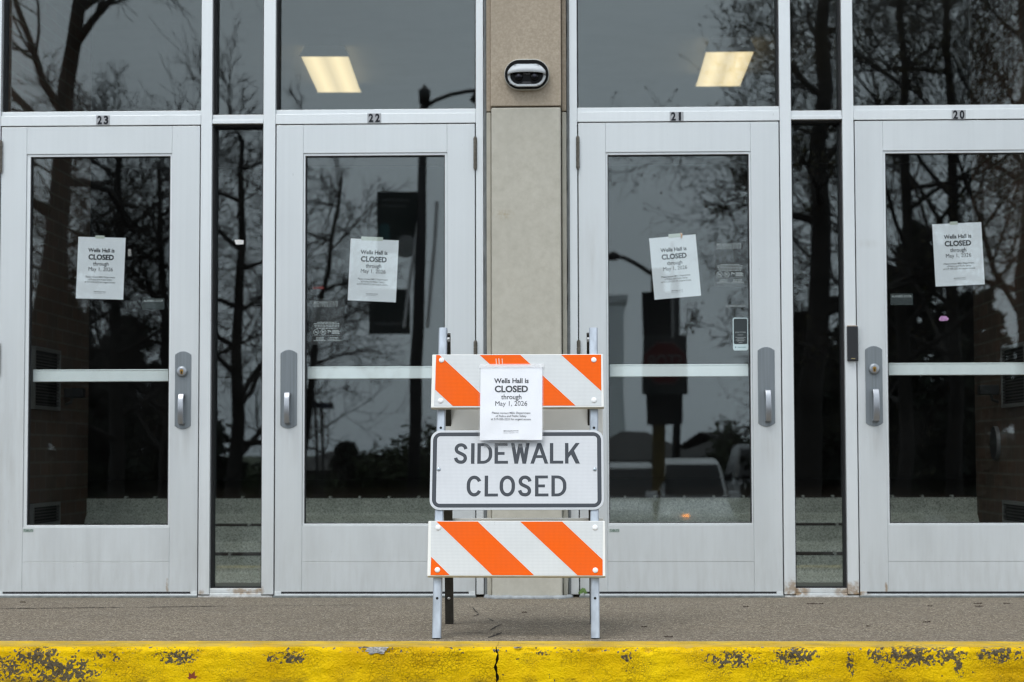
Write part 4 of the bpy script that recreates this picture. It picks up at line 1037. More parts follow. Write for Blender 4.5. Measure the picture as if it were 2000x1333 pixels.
# ------------------------------------------------------------------ small things on the pavement
rnd = random.Random(21)
M_TWIG = mat('dry_leaf', (.04,.024,.016), .9, 0, .5, 80)
for k, (u, v, ln_, lab) in enumerate(((1592, 1181, .07, 'dark dry leaf strip on the pavement below the right sidelight'), (1816, 1185.5, .02, 'short brown leaf scrap on the pavement below door 20'),
        (1910, 1180.5, .035, 'thin brown leaf scrap nearest the sill of door 20'), (1913, 1186, .036, 'thin brown leaf scrap just below another under door 20'), (1966, 1180.5, .028, 'brown leaf scrap at the right edge below door 20'),
        (1810, 1217, .030, 'brown leaf scrap halfway to the kerb below door 20'), (1457, 1187, .024, 'faint brown leaf scrap on the pavement below door 21'), (1024, 1198, .022, 'dark leaf scrap on the pavement before the stone pillar'),
        (45, 1178, .026, 'dark leaf scrap against the sill of door 23'), (1306, 1245.5, .03, 'dark leaf scrap at the back of the kerb right of the barricade'), (1258, 1226, .02, 'brown crumb of leaf right of the barricade leg'), (1696, 1225, .016, 'tiny brown leaf crumb below the right sidelight'))):
    x, y = ground(u, v); mb = MB(); n = 6; a = rnd.uniform(-.15, .15); vs = []
    for i in range(n+1):
        t = i/n-.5; wv = ln_*.055*(1-abs(2*t)**2)+.0015
        vs += [(x+ln_*t, y+a*ln_*t-wv, .002), (x+ln_*t, y+a*ln_*t+rnd.uniform(-.002,.002), .004+rnd.uniform(0,.003)), (x+ln_*t, y+a*ln_*t+wv, .002)]
    mb.add(vs, [q for i in range(n) for q in ((3*i, 3*i+3, 3*i+4, 3*i+1), (3*i+1, 3*i+4, 3*i+5, 3*i+2))])
    tag(mb.build('leaf_scrap', M_TWIG, None, True), lab, 'leaf', 'dry leaf scraps on the pavement')
# red-brown leaf at the foot of the kerb
p = CAM+ray(375, 1325)*((Y_EDGE-.03-CAM.y)/ray(375, 1325).y); mb = MB()
for a, l_ in ((.3, .02), (1.2, .026), (2.1, .022), (3.0, .016)):
    q = Vector((math.cos(a), -.1, math.sin(a))); nn = Vector((-q.z, 0, q.x))
    mb.add([p, p+q*l_*.5+nn*.006, p+q*l_, p+q*l_*.5-nn*.006], [(0,1,2,3)])
tag(mb.build('maple_leaf', mat('red_leaf', (.28,.06,.02), .8)), 'small red brown leaf at the foot of the yellow kerb', 'leaf')
# seedling by the pillar
sx, sz = X(1137), Z(1166, 1137)
t = thing('seedling', (X(1139), -.02, .0), 'tiny green weed growing at the hinge corner of door 21', 'plant')
MB().tube([(X(1138.5), -.018, 0), (X(1139), -.02, .018), (X(1140), -.022, .034)], .0015, 6).build('stem', mat('weed_stem', (.12,.14,.05), .8), t)
mb = MB(); rnd = random.Random(3)
for cx_, cz_, r_, a in ((1136, 1155, .013, .5), (1141, 1154, .012, -.3), (1143, 1157, .010, -1.0), (1133, 1158, .009, 1.2), (1138, 1152, .008, 0)):
    c = at(cx_, cz_, -.024); pts = []
    for i in range(10):
        tt = 2*math.pi*i/10; q = Vector((math.cos(tt)*r_*.7, math.sin(tt)*r_*.35, math.sin(tt)*r_)); q.rotate(Matrix.Rotation(a, 3, 'Y')); pts.append(c+q)
    mb.add(pts, [tuple(range(10))])
mb.build('leaf', mat('weed_green', (.08,.16,.025), .6), t, label='rounded green leaves')

# ------------------------------------------------------------------ the building behind the doors
def bricks(name, c1, c2, c3, mortar, axis, bw=.2, bh=.0677):
    """running-bond brick; axis: the horizontal direction of the wall, 'x' or 'y'"""
    g = G(name); sep = g.node('ShaderNodeSeparateXYZ'); g.l.new(g.pos, sep.inputs[0])
    cmb = g.node('ShaderNodeCombineXYZ'); g.l.new(sep.outputs[0 if axis == 'x' else 1], cmb.inputs[0]); g.l.new(sep.outputs[2], cmb.inputs[1])
    b = g.node('ShaderNodeTexBrick'); g.l.new(cmb.outputs[0], b.inputs['Vector'])
    b.inputs['Color1'].default_value = (*c1, 1); b.inputs['Color2'].default_value = (*c2, 1); b.inputs['Mortar'].default_value = (*mortar, 1)
    b.inputs['Scale'].default_value = 1; b.inputs['Brick Width'].default_value = bw; b.inputs['Row Height'].default_value = bh; b.inputs['Mortar Size'].default_value = .006
    b.inputs['Bias'].default_value = -.1
    col = g.mix(g.ramp(g.noise(9, 4), (.4, 0), (.7, .5)), b.outputs['Color'], c3)
    return g.done(col, .85, g.bump(g.math('SUBTRACT', 1.0, b.outputs['Fac']), .6, .004))
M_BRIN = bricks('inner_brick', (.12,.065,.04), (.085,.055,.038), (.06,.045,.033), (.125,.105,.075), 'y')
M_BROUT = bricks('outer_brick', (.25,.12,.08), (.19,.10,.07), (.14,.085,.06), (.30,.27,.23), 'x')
XL, XR = at(50, 800, .5).x, 0
XL = CAM.x + (165-1117)/F*10.68; XR = CAM.x + (1900-1117)/F*10.68
ZC = 3.30; YW = 1.66                          # ceiling, far end of the vestibule walls
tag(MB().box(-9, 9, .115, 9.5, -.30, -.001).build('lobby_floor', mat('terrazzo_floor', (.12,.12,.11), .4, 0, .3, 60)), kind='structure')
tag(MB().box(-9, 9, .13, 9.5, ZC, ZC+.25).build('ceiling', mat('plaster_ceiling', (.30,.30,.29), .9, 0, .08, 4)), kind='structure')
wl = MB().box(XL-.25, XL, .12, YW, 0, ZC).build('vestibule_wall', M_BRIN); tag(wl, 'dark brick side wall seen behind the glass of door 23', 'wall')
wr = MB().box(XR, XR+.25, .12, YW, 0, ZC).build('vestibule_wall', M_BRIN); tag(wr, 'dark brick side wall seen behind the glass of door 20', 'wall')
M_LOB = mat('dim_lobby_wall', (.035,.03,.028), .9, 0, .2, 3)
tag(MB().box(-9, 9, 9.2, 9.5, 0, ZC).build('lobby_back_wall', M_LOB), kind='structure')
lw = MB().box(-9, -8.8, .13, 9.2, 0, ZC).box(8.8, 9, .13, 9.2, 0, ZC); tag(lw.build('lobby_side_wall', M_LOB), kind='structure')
# facade round the doors
t = thing('brick_facade', (0, .05, 0), 'red brick front wall above and beside the doors', 'wall')
fx0, fx1 = D23[0]-.06, D20[1]+.06
MB().box(-14, fx0-.002, -.03, .12, 0, 7.5).build('wall_panel', M_BROUT, t)
MB().box(fx1+.002, 14, -.03, .12, 0, 7.5).build('wall_panel', M_BROUT, t)
MB().box(fx0, fx1, -.02, .12, Z_TOP+.062, 7.5).build('wall_panel', M_BROUT, t)
MB().box(-14, 14, -.05, 9.5, 7.5, 7.7).build('roof', mat('roof_edge', (.3,.3,.3), .8), t)

# stairs rising into the building: speckled risers with a cove at the foot and a dark nosing strip
def terr():
    g = G('speckled_terrazzo')
    c = g.vor(230, 'F1', 'Color'); s = g.node('ShaderNodeSeparateColor'); g.l.new(c, s.inputs[0])
    col = g.ramp(s.outputs[0], (0, (.22,.235,.19)), (.35, (.47,.49,.41)), (.75, (.62,.64,.54)), (1, (.80,.80,.70)))
    col = g.mix(g.ramp(g.noise(8, 6), (.35, .45), (.65, 0)), col, (.30,.31,.25))
    return g.done(col, .5)
M_TERR = terr(); M_NOSE = mat('dark_nosing', (.035,.022,.016), .7, 0, .4, 30); M_TAB = mat('pale_tab', (.42,.43,.38), .6)
st = thing('staircase', ((XL+XR)/2, 1.0, 0), 'grey green speckled stair risers behind the lower glass', 'stairs')
Y1, TRD, RIS = 10.1+CAM.y, .29, .138
for n in range(3):
    y = Y1+TRD*n; z0, z1 = RIS*n, RIS*(n+1)
    prof = [(y-.05, z0-.0), (y-.045, z0+.012), (y-.022, z0+.034), (y-.004, z0+.045), (y, z0+.055), (y, z1-.004), (y+TRD+.02, z1-.004), (y+TRD+.02, z0-.0)]
    vs = [(XL+.001, a, b) for a, b in prof]+[(XR-.001, a, b) for a, b in prof]; k = len(prof)
    sp = MB().add(vs, [(i, k+i, k+(i+1) % k, (i+1) % k) for i in range(k)]+[tuple(range(k)), tuple(range(2*k-1, k-1, -1))]).build('step', M_TERR, st)
    e = TRD-.052 if n < 2 else 3.0
    MB().box(XL+.002, XR-.002, y-.002, y+e, z1-.0035, z1+.001).build('tread_strip', M_NOSE, sp)
    g = MB(); x = XL+.11+.05*n
    while x < XR-.05: g.box(x-.006, x+.006, y-.006, y+.05, z1-.006, z1+.008); x += .158 if n == 2 else .255
    g.build('tread_clip', M_TAB, sp)['kind'] = 'stuff'
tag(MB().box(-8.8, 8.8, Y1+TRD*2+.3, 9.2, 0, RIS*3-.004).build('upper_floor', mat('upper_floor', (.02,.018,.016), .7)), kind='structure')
# wall vents
M_VENT = mat('vent_metal', (.05,.048,.045), .6, .3); M_VENTF = mat('vent_frame', (.20,.20,.19), .5, .3)
def vent(xw, s, y0, y1, z0, z1, label):
    t = thing('wall_vent', (xw, (y0+y1)/2, z0), label, 'vent', 'wall vents in the brick')
    g = MB(); f_ = .018
    for a, b, c, d in ((y0, y1, z0, z0+f_), (y0, y1, z1-f_, z1), (y0, y0+f_, z0+f_, z1-f_), (y1-f_, y1, z0+f_, z1-f_)): g.box(min(xw, xw+s*.02), max(xw, xw+s*.02), a, b, c, d)
    g.build('frame', M_VENTF, t)
    MB().box(min(xw+s*.001, xw+s*.003), max(xw+s*.001, xw+s*.003), y0+f_, y1-f_, z0+f_, z1-f_).build('back', M_DARKGAP, t)
    g = MB(); z = z0+f_+.006
    while z < z1-f_-.008: g.box(min(xw+s*.004, xw+s*.016), max(xw+s*.004, xw+s*.016), y0+f_, y1-f_, z, z+.005); z += .015
    g.build('slats', M_VENT, t)
def wy(u, xw): return CAM.y + F*(xw-CAM.x)/(u-1117.0)
def wz(v, y): return CAM.z + (885-v)/F*(y-CAM.y)
for xw, s, side, ua, ub in ((XL, 1, 'left', 52, 104), (XR, -1, 'right', 2003, 1957)):
    ya, yb = max(.2, wy(ua, xw)), wy(ub, xw)
    vent(xw, s, ya, yb, wz(800, yb), wz(682, yb), 'larger dark louvre vent at bar height in the %s brick wall' % side)
    vent(xw, s, ya, yb+.02, wz(1023, yb), wz(978, yb), 'small dark louvre vent near the floor in the %s brick wall' % side)
for xw, s, u, lab in ((XL, 1, 143, 'dark wall lamp on a bracket behind door 23'), (XR, -1, 1921, 'dark wall lamp on a bracket behind door 20')):
    y = wy(u, xw+s*.06); z = wz(765, y)
    t = thing('wall_lamp', (xw, y, z), lab, 'lamp', 'unlit lamps on the brick walls')
    MB().box(min(xw, xw+s*.10), max(xw, xw+s*.10), y-.03, y+.03, z-.025, z+.025).build('head', M_GASKET, t, bevel=.006)
    MB().tube([(xw, y, z-.06), (xw+s*.03, y, z-.05), (xw+s*.04, y, z-.02)], .008, 8).build('bracket', M_VENT, t)
y = wy(1941, XR); z = wz(868, y)
t = thing('push_plate', (XR, y, z), 'round black plate with a pale rim on the right brick wall', 'door button')
g = MB(); g.add([(XR-.022+.02*k, y+r_*math.cos(2*math.pi*i/28), z+r_*math.sin(2*math.pi*i/28)) for k, r_ in ((1, .086), (0, .085)) for i in range(28)], [(i, (i+1) % 28, 28+(i+1) % 28, 28+i) for i in range(28)]); g.build('rim', mat('dull_rim', (.16,.16,.16), .5), t)
g = MB(); g.add([(XR-.0225, y+.084*math.cos(2*math.pi*i/28), z+.084*math.sin(2*math.pi*i/28)) for i in range(28)], [tuple(range(28))]); g.build('face', M_GASKET, t)
# lit ceiling fittings
def lit():
    m = bpy.data.materials.new('lit_diffuser'); m.use_nodes = True; n = m.node_tree.nodes; l = m.node_tree.links
    b = n['Principled BSDF']; b.inputs['Base Color'].default_value = (.8,.75,.6,1); b.inputs['Emission Color'].default_value = (1,.79,.44,1)
    # two tubes show as brighter bands along the fitting
    tcn = n.new('ShaderNodeTexCoord'); sp = n.new('ShaderNodeSeparateXYZ'); l.new(tcn.outputs['Object'], sp.inputs[0])
    a = n.new('ShaderNodeMath'); a.operation = 'ABSOLUTE'; l.new(sp.outputs[0], a.inputs[0])
    s = n.new('ShaderNodeMath'); s.operation = 'SUBTRACT'; l.new(a.outputs[0], s.inputs[0]); s.inputs[1].default_value = .075
    a2 = n.new('ShaderNodeMath'); a2.operation = 'ABSOLUTE'; l.new(s.outputs[0], a2.inputs[0])
    mr = n.new('ShaderNodeMapRange'); mr.inputs[1].default_value = 0; mr.inputs[2].default_value = .09; mr.inputs[3].default_value = LAMP; mr.inputs[4].default_value = LAMP*.62
    l.new(a2.outputs[0], mr.inputs[0]); l.new(mr.outputs[0], b.inputs['Emission Strength']); return m
LAMP = .92
M_LIT = lit(); M_FIX = mat('fitting_white', (.85,.86,.86), .6)
for ua, ub, va, vb, lab in ((634, 662.5, 110, 181, 'lit ceiling lamp behind the transom above door 22'), (1426, 1402.5, 101, 169, 'lit ceiling lamp behind the transom above door 21')):
    zf = 3.2; ya = CAM.y+F*(zf-CAM.z)/(885-va); yb = CAM.y+F*(zf-CAM.z)/(885-vb)
    p, q = at(ua, va, ya), at(ub, vb, yb); x = (p.x+q.x)/2; zf = (p.z+q.z)/2; w_ = .152; y0, y1 = ya, yb
    t = thing('ceiling_lamp', (x, (y0+y1)/2, zf), lab, 'ceiling lamp', 'lit ceiling lamps in the lobby'); t.rotation_euler = (0, 0, math.atan2(-(q.x-p.x), yb-ya))
    y_ = (y1-y0)/2
    T = parent_inv(t).inverted()
    MB().box(-w_, w_, -y_, y_, .0, .006).build('diffuser', M_LIT, t, xf=T)
    g = MB(); h = ZC-zf
    for s0, s1 in ((-1, -1), (1, 1)):
        yy = s0*y_; g.add([(-w_-.012, yy, -.002), (w_+.012, yy, -.002), (w_-.03, yy, h-.002), (-w_+.03, yy, h-.002), (-w_-.012, yy+s0*.03, -.002), (w_+.012, yy+s0*.03, -.002), (w_-.03, yy+s0*.03, h-.002), (-w_+.03, yy+s0*.03, h-.002)],
              [(0,1,2,3),(7,6,5,4),(0,4,5,1),(1,5,6,2),(2,6,7,3),(3,7,4,0)])
    g.build('end_cap', M_FIX, t, xf=T)
    MB().box(-w_+.02, w_-.02, -y_, y_, .02, h-.003).build('housing', M_FIX, t, xf=T)

# ------------------------------------------------------------------ across the road: what the glass mirrors
M_BARK = mat('bark', (.035,.030,.026), .95, 0, .5, 12, .8, 40); M_TWIGB = mat('twig_bark', (.030,.025,.022), .95)
M_BUD = mat('bud_leaf', (.10,.085,.035), .8, 0, .4, 5); M_PINE = mat('dark_needles', (.016,.024,.012), .9, 0, .5, 2); M_SHRUB = mat('shrub_leaf', (.035,.05,.016), .85, 0, .5, 3)
def tree(base, top, r0, seed, label, limbs=11, spread=1.0, buds=0, start=.22, droop=0.0, lv=(7, 6, 4), length=.48, kinks=None):
    """bare broadleaf tree: leaning trunk from base to top, limbs, branches and twigs"""
    rnd = random.Random(seed); base = Vector(base); top = Vector(top); H = (top-base).length
    t = thing('bare_tree', base, label, 'tree', 'leafless trees across the road')
    tr = MB(); cw = MB(); bd = MB()
    def path(p, d, L, n, wob, lift):
        pts = [p]; d = d.normalized()
        for i in range(n):
            d = (d+Vector((rnd.uniform(-1,1), rnd.uniform(-1,1), rnd.uniform(-1,1)))*wob+Vector((0,0,lift))).normalized(); pts.append(pts[-1]+d*L/n)
        return pts
    def grow(p, d, L, r, level):
        n = 5 if level < 2 else 3
        pts = path(p, d, L, n, .20 if level < 2 else .28, .05-droop)
        mb = tr if level == 0 else cw
        mb.tube(pts, [max(.004, r*(1-.75*i/n)) for i in range(n+1)], 6 if level == 0 else (4 if level == 1 else 3), False)
        if level >= 3:
            for _ in range(buds):
                q = pts[rnd.randrange(1, n+1)]+Vector((rnd.gauss(0,.05), rnd.gauss(0,.05), rnd.gauss(0,.05))); s = rnd.uniform(.02, .045)
                a = Vector((rnd.gauss(0,1), rnd.gauss(0,1), rnd.gauss(0,1))).normalized(); b = a.orthogonal().normalized()
                bd.add([q-a*s, q+b*s*.5, q+a*s, q-b*s*.5], [(0,1,2,3)])
            return
        for c in range(lv[level]):
            f_ = rnd.uniform(.2, 1.0); i = min(n-1, int(f_*n)); q = pts[i].lerp(pts[i+1], f_*n-i)
            dd = (pts[i+1]-pts[i]).normalized(); s = dd.orthogonal().normalized(); s.rotate(Matrix.Rotation(rnd.uniform(0, 6.283), 3, dd))
            a = rnd.uniform(.5, 1.05); grow(q, dd*math.cos(a)+s*math.sin(a), L*rnd.uniform(.42, .66), max(.006, r*.5*(1-.5*f_)), level+1)
    n = 12; pts = []
    for i in range(n+1):
        q = base.lerp(top, i/n); 
        if 0 < i < n: q = q+Vector((rnd.gauss(0,.05), rnd.gauss(0,.05), 0))*H*.08
        pts.append(q)
    tr.tube(pts, [r0*(1.35 if i == 0 else 1-.72*i/n) for i in range(n+1)], 9, False)
    for k in range(limbs):
        f_ = start+(1-start)*(k+rnd.random())/limbs; i = min(n-1, int(f_*n)); q = pts[i].lerp(pts[i+1], f_*n-i)
        a = rnd.uniform(0, 6.283) ; el = rnd.uniform(.15, .8)
        grow(q, Vector((math.cos(a)*math.cos(el)*spread, math.sin(a)*math.cos(el), math.sin(el))), H*length*rnd.uniform(.6, 1.1)*(1.15-.6*f_), r0*.42*(1.1-.6*f_), 0)
    tr.build('trunk', M_BARK, t, True); cw.build('crown', M_TWIGB, t)
    if buds: bd.build('young_leaves', M_BUD, t)
    return t
def G0(u, D): q = mir(u, 900, D); return (q.x, -D, -.95 if D > 17 else -.118-(D-2.3)*.055)
def tr(u0, u1, v1, D, r, seed, label, **k):
    b = G0(u0, D); tp = mir(u1, v1, D); return tree(b, tp, r, seed, label, **k)
tr(40, 175, -260, 15, .21, 1, 'thick leaning bare tree reflected at the left edge above door 23', limbs=9, start=.45, length=.42)
tr(222, 232, 215, 19, .13, 2, 'straight dark bare tree reflected in the glass of door 23', limbs=14, start=.25, length=.40)
tr(330, 310, 330, 22, .13, 3, 'bare tree reflected just left of the left sidelight', limbs=13, length=.42)
tr(450, 470, 270, 20, .13, 4, 'spreading bare tree reflected in the left sidelight', limbs=14, start=.2, length=.42)
tr(560, 665, 345, 23, .09, 5, 'slender bare tree reflected at the left of door 22 glass', limbs=11, start=.3, length=.30, lv=(6, 5, 4))
tr(140, 120, 330, 26, .16, 6, 'bare tree furthest back, reflected behind the left brick wall', limbs=13, length=.4)
tr(1572, 1632, -300, 17, .20, 7, 'tall leaning bare tree reflected in the right sidelight', limbs=13, start=.25, buds=1, length=.19)
tr(1535, 1500, 330, 24, .07, 8, 'small budding tree reflected at the right of door 21 glass', limbs=9, start=.3, buds=3, length=.26, lv=(5,4,3))
tr(1760, 1775, -160, 21, .13, 9, 'budding tree reflected left of centre above door 20', limbs=13, start=.2, buds=3)
tr(1870, 1850, -220, 23, .14, 10, 'budding tree reflected in the middle of door 20', limbs=13, start=.2, buds=3)
tr(1990, 2010, -200, 20, .14, 11, 'budding tree reflected at the right edge of door 20', limbs=13, start=.2, buds=3)
def leafy(mb, c, rad, n, size, rnd, shell=.55):
    for _ in range(n):
        d = Vector((rnd.gauss(0,1), rnd.gauss(0,1), rnd.gauss(0,1))).normalized(); k = shell+(1-shell)*rnd.random()
        k *= 1+.35*mn.noise(d*2.3+Vector(c)*.7)
        q = Vector((c[0]+d.x*rad[0]*k, c[1]+d.y*rad[1]*k, c[2]+d.z*rad[2]*k)); s = size*rnd.uniform(.5, 1.4)
        a = Vector((rnd.gauss(0,1), rnd.gauss(0,1), rnd.gauss(0,1))).normalized(); b = a.orthogonal().normalized(); b.rotate(Matrix.Rotation(rnd.uniform(0,6.28), 3, a))
        mb.add([q-b*s, q+a.cross(b)*s*.6, q+b*s, q-a.cross(b)*s*.6], [(0,1,2,3)])
def conifer(u, v, D, rw, seed, label):
    rnd = random.Random(seed); b = Vector(G0(u, D)); tp = mir(u, v, D); H = tp.z-b.z
    t = thing('evergreen_tree', b, label, 'tree', 'dark evergreens across the road')
    MB().tube([b, b+Vector((0,0,H*.95))], [rw*.12, .02], 7).build('trunk', M_BARK, t)
    mb = MB(); n = 15
    for i in range(n):
        f_ = .08+.92*i/n; r_ = rw*(1-f_)**.8+.1
        for k in range(5): 
            a = rnd.uniform(0,6.28); leafy(mb, (b.x+math.cos(a)*r_*.55, b.y+math.sin(a)*r_*.55, b.z+H*f_-r_*.15), (r_*.55, r_*.55, H*.05), 85, .10+.02*D/20, rnd, .1)
    mb.build('crown', M_PINE, t)
conifer(120, 560, 27, 1.9, 31, 'dark evergreen reflected low behind the left brick wall')
conifer(250, 610, 29, 2.0, 32, 'dark evergreen reflected low in door 23')
conifer(345, 640, 30, 1.6, 33, 'narrow dark evergreen reflected beside the handle of door 23')
conifer(1590, 600, 27, 1.7, 34, 'dark evergreen reflected low in the right sidelight')
conifer(1690, 560, 30, 2.0, 35, 'dark evergreen reflected behind the reader mullion')
conifer(1790, 420, 28, 2.2, 36, 'tallest dark evergreen, reflected in the left of door 20')
conifer(1910, 560, 30, 2.2, 37, 'dark evergreen reflected behind the notice of door 20')
conifer(675, 862, 34, .55, 38, 'small pointed evergreen reflected low in door 22')
def bush(u, v, D, rw, seed, label):
    rnd = random.Random(seed); b = Vector(G0(u, D)); tp = mir(u, v, D); H = tp.z-b.z
    t = thing('shrub', b, label, 'bush', 'rounded shrubs across the road')
    mb = MB(); leafy(mb, (b.x, b.y, b.z+H*.5), (rw, rw*.8, H*.5), 2600, .07, rnd, .35); mb.build('foliage', M_SHRUB, t)
    MB().tube([b, b+Vector((0,0,H*.5))], [.06, .02], 6).build('stem', M_BARK, t)
for u, v, D, rw, s, lab in ((625, 925, 33, .7, 41, 'low shrub reflected at the left foot of door 22 glass'), (705, 880, 35, .9, 42, 'shrub reflected in the middle of door 22 glass'), (775, 856, 33, 1.0, 43, 'tallest rounded shrub reflected right of middle in door 22'),
        (850, 815, 36, 1.3, 44, 'large shrub reflected behind the barricade at door 22'), (480, 900, 34, 1.6, 45, 'broad shrub reflected low in the left sidelight'), (1432, 815, 38, .8, 46, 'dark shrub reflected at the right of door 21 glass')):
    bush(u, v, D, rw, s, lab)
# lamp post with two banners
M_POST = mat('dark_post', (.022,.022,.024), .5, .2, .2, 10); M_BAN = mat('dark_banner', (.022,.032,.030), .7); M_BANP = mat('banner_pale', (.30,.31,.31), .7); M_BANT = mat('banner_teal', (.04,.12,.13), .7)
D = 17; b = Vector(G0(800, D)); tp = mir(829, 172, D)
t = thing('lamp_post', b, 'dark street lamp post with two banners and a curved arm, reflected in door 22', 'street lamp')
MB().tube([b, b.lerp(tp, .5), tp], [.092, .075, .05], 14).build('post', M_POST, t, True)
fin = MB().tube([tp-Vector((0,0,.18)), tp, tp+Vector((0,0,.02)), tp+Vector((0,0,.08))], [.075, .085, .05, .01], 12).build('finial', M_POST, t, True)
a0 = mir(832, 205, D); arm = [a0, mir(850, 193, D), mir(880, 180, D), mir(912, 173, D), mir(945, 172, D)]
MB().tube(arm, .028, 8).build('arm', M_POST, t, True)
hd = arm[-1]; MB().tube([hd+Vector((0,0,.06)), hd, hd-Vector((0,0,.12)), hd-Vector((0,0,.16))], [.05, .12, .2, .17], 14).build('lamp_head', M_POST, t, True)
for uu0, uu1, va, vb, shape in ((735, 826, 374, 492, 0), (720, 800, 566, 652, 1)):
    p = mir(uu0, va, D); q = mir(uu1, vb, D)
    bn = MB().box(p.x, q.x, p.y-.012, p.y+.012, q.z, p.z).build('banner', M_BAN, t)
    g = MB(); wv, hv = q.x-p.x, p.z-q.z; yy = p.y+.0135
    if shape == 0:
        g.flat(circ(p.x+wv*.62, q.z+hv*.10, wv*.24, 20), yy) ; g.build('emblem', M_BANP, bn)
        g = MB().flat(circ(p.x+wv*.16, q.z+hv*.38, wv*.12, 16), yy).box(p.x+wv*.04, p.x+wv*.28, yy, yy+.001, q.z+hv*.06, q.z+hv*.36); g.build('emblem', M_BANT, bn)
        g = MB().box(p.x+wv*.1, p.x+wv*.7, yy, yy+.001, q.z+hv*.84, q.z+hv*.87).box(p.x+wv*.1, p.x+wv*.62, yy, yy+.001, q.z+hv*.74, q.z+hv*.77); g.build('lettering', mat('banner_print', (.12,.13,.13), .7), bn)
    else:
        g.box(p.x+wv*.15, p.x+wv*.85, yy, yy+.001, q.z+hv*.2, q.z+hv*.26); g.build('lettering', mat('banner_print', (.12,.13,.13), .7), bn)
    MB().tube([(q.x+.03, p.y, p.z+.01), (b.lerp(tp, (p.z-b.z)/(tp.z-b.z)).x, p.y, p.z+.01)], .014, 6).build('banner_rod', M_POST, t)
for du in (-24, 20):                         # pale fabric edges hanging either side of the post
    p = mir(838+du*.75, 392, D); q = mir(812+du, 640, D)
    MB().tube([p, q], .026, 6).build('banner_edge', mat('pale_strap', (.85,.85,.85), .8), t)
# stop sign with its post and boxes
D = 24; sg_ = mir(1298, 711, D); b = Vector(G0(1288, D))
t = thing('stop_sign', b, 'red octagonal stop sign on a dark backing plate, reflected in door 21', 'road sign')
MB().tube([b, (b.x, b.y, sg_.z+1.6)], .11, 12).build('post', mat('yellowed_pole', (.15,.11,.04), .8, 0, .4, 6), t)
yy = -D+.14
MB().box(mir(1256, 700, D).x, mir(1341, 700, D).x, yy-.02, yy, mir(1300, 772, D).z, mir(1300, 655, D).z).build('backing_plate', mat('plate_back', (.055,.06,.06), .6), t)
g = MB(); r_ = .39
def octa(r): return [(sg_.x+r*math.cos(R(22.5+45*i)), sg_.z+r*math.sin(R(22.5+45*i))) for i in range(8)]
# the sign faces the doors (+Y): mirror the outline so its lettering reads from the building
def face_back(mb, y):
    mb.v = [(2*sg_.x-x, y+(y0-0), z) for x, y0, z in mb.v]; mb.f = [tuple(reversed(f_)) for f_ in mb.f]; return mb
so = face_back(MB().prism(octa(r_), 0, .012), yy+.012).build('sign_face', mat('sign_red', (.12,.010,.010), .6), t)
g = MB(); g.ring(octa(r_-.008), octa(r_-.028), -.002, -.001); face_back(g, yy+.03).build('border', mat('sign_white', (.20,.18,.18), .6), so)
g = MB(); put_text(g, 'STOP', sg_.x, sg_.z-.12, .56, .25, 0, .01); face_back(g, yy+.032).build('lettering', mat('sign_white', (.20,.18,.18), .6), so)
p, q = mir(1256, 573, D), mir(1311, 655, D); MB().box(p.x, q.x, yy-.25, yy-.02, q.z, p.z).build('signal_box', M_POST, t)
p, q = mir(1264, 772, D), mir(1332, 826, D); MB().box(p.x, q.x, yy-.1, yy-.02, q.z, p.z).build('lower_plate', M_POST, t)
p = mir(1313, 590, D); MB().tube([(p.x, yy, p.z-.6), (p.x, yy, p.z+1.0)], .025, 6).build('white_pole', mat('white_pole', (.45,.45,.45), .6), t)
# second street lamp, arm crossing door 21
D = 30; b = Vector(G0(1320, D)); tp = mir(1322, 545, D)
t = thing('lamp_post', b, 'grey street lamp with a drooping arm, reflected behind the notice of door 21', 'street lamp')
MB().tube([b, tp], [.09, .06], 10).build('post', M_POST, t, True)
MB().tube([tp, mir(1275, 535, D), mir(1250, 517, D), mir(1220, 501, D), mir(1204, 498, D)], [.05, .05, .045, .04, .04], 8).build('arm', M_POST, t, True)
MB().tube([mir(1208, 498, D), mir(1196, 497, D), mir(1182, 500, D)], [.05, .10, .04], 10).build('lamp_head', M_POST, t, True)
# street-name sign reflected low in door 22
D = 30; b = Vector(G0(622, D)); tp = mir(619, 785, D)
t = thing('street_sign', b, 'two thin posts with a dark street sign, reflected low in door 22', 'road sign')
for uu in (617, 629): p = mir(uu, 790, D); MB().tube([(p.x, -D, b.z), p], .03, 6).build('post', M_POST, t)
p, q = mir(607, 787, D), mir(653, 798, D); MB().box(p.x, q.x, -D-.01, -D+.02, q.z, p.z).build('sign_blade', mat('blue_blade', (.02,.03,.06), .5), t)
# pedestrian sign in door 23
D = 32; c = mir(255, 961, D); b = Vector((c.x, -D, -.98))
t = thing('warning_sign', b, 'yellow green diamond warning sign reflected at the foot of door 23', 'road sign')
MB().tube([b, (c.x, -D, c.z)], .03, 6).build('post', M_POST, t)
MB().prism([(c.x, c.z-.11), (c.x+.11, c.z), (c.x, c.z+.11), (c.x-.11, c.z)], -D+.03, -D+.04).build('sign_face', mat('lime_yellow', (.75,.75,.02), .5), t)
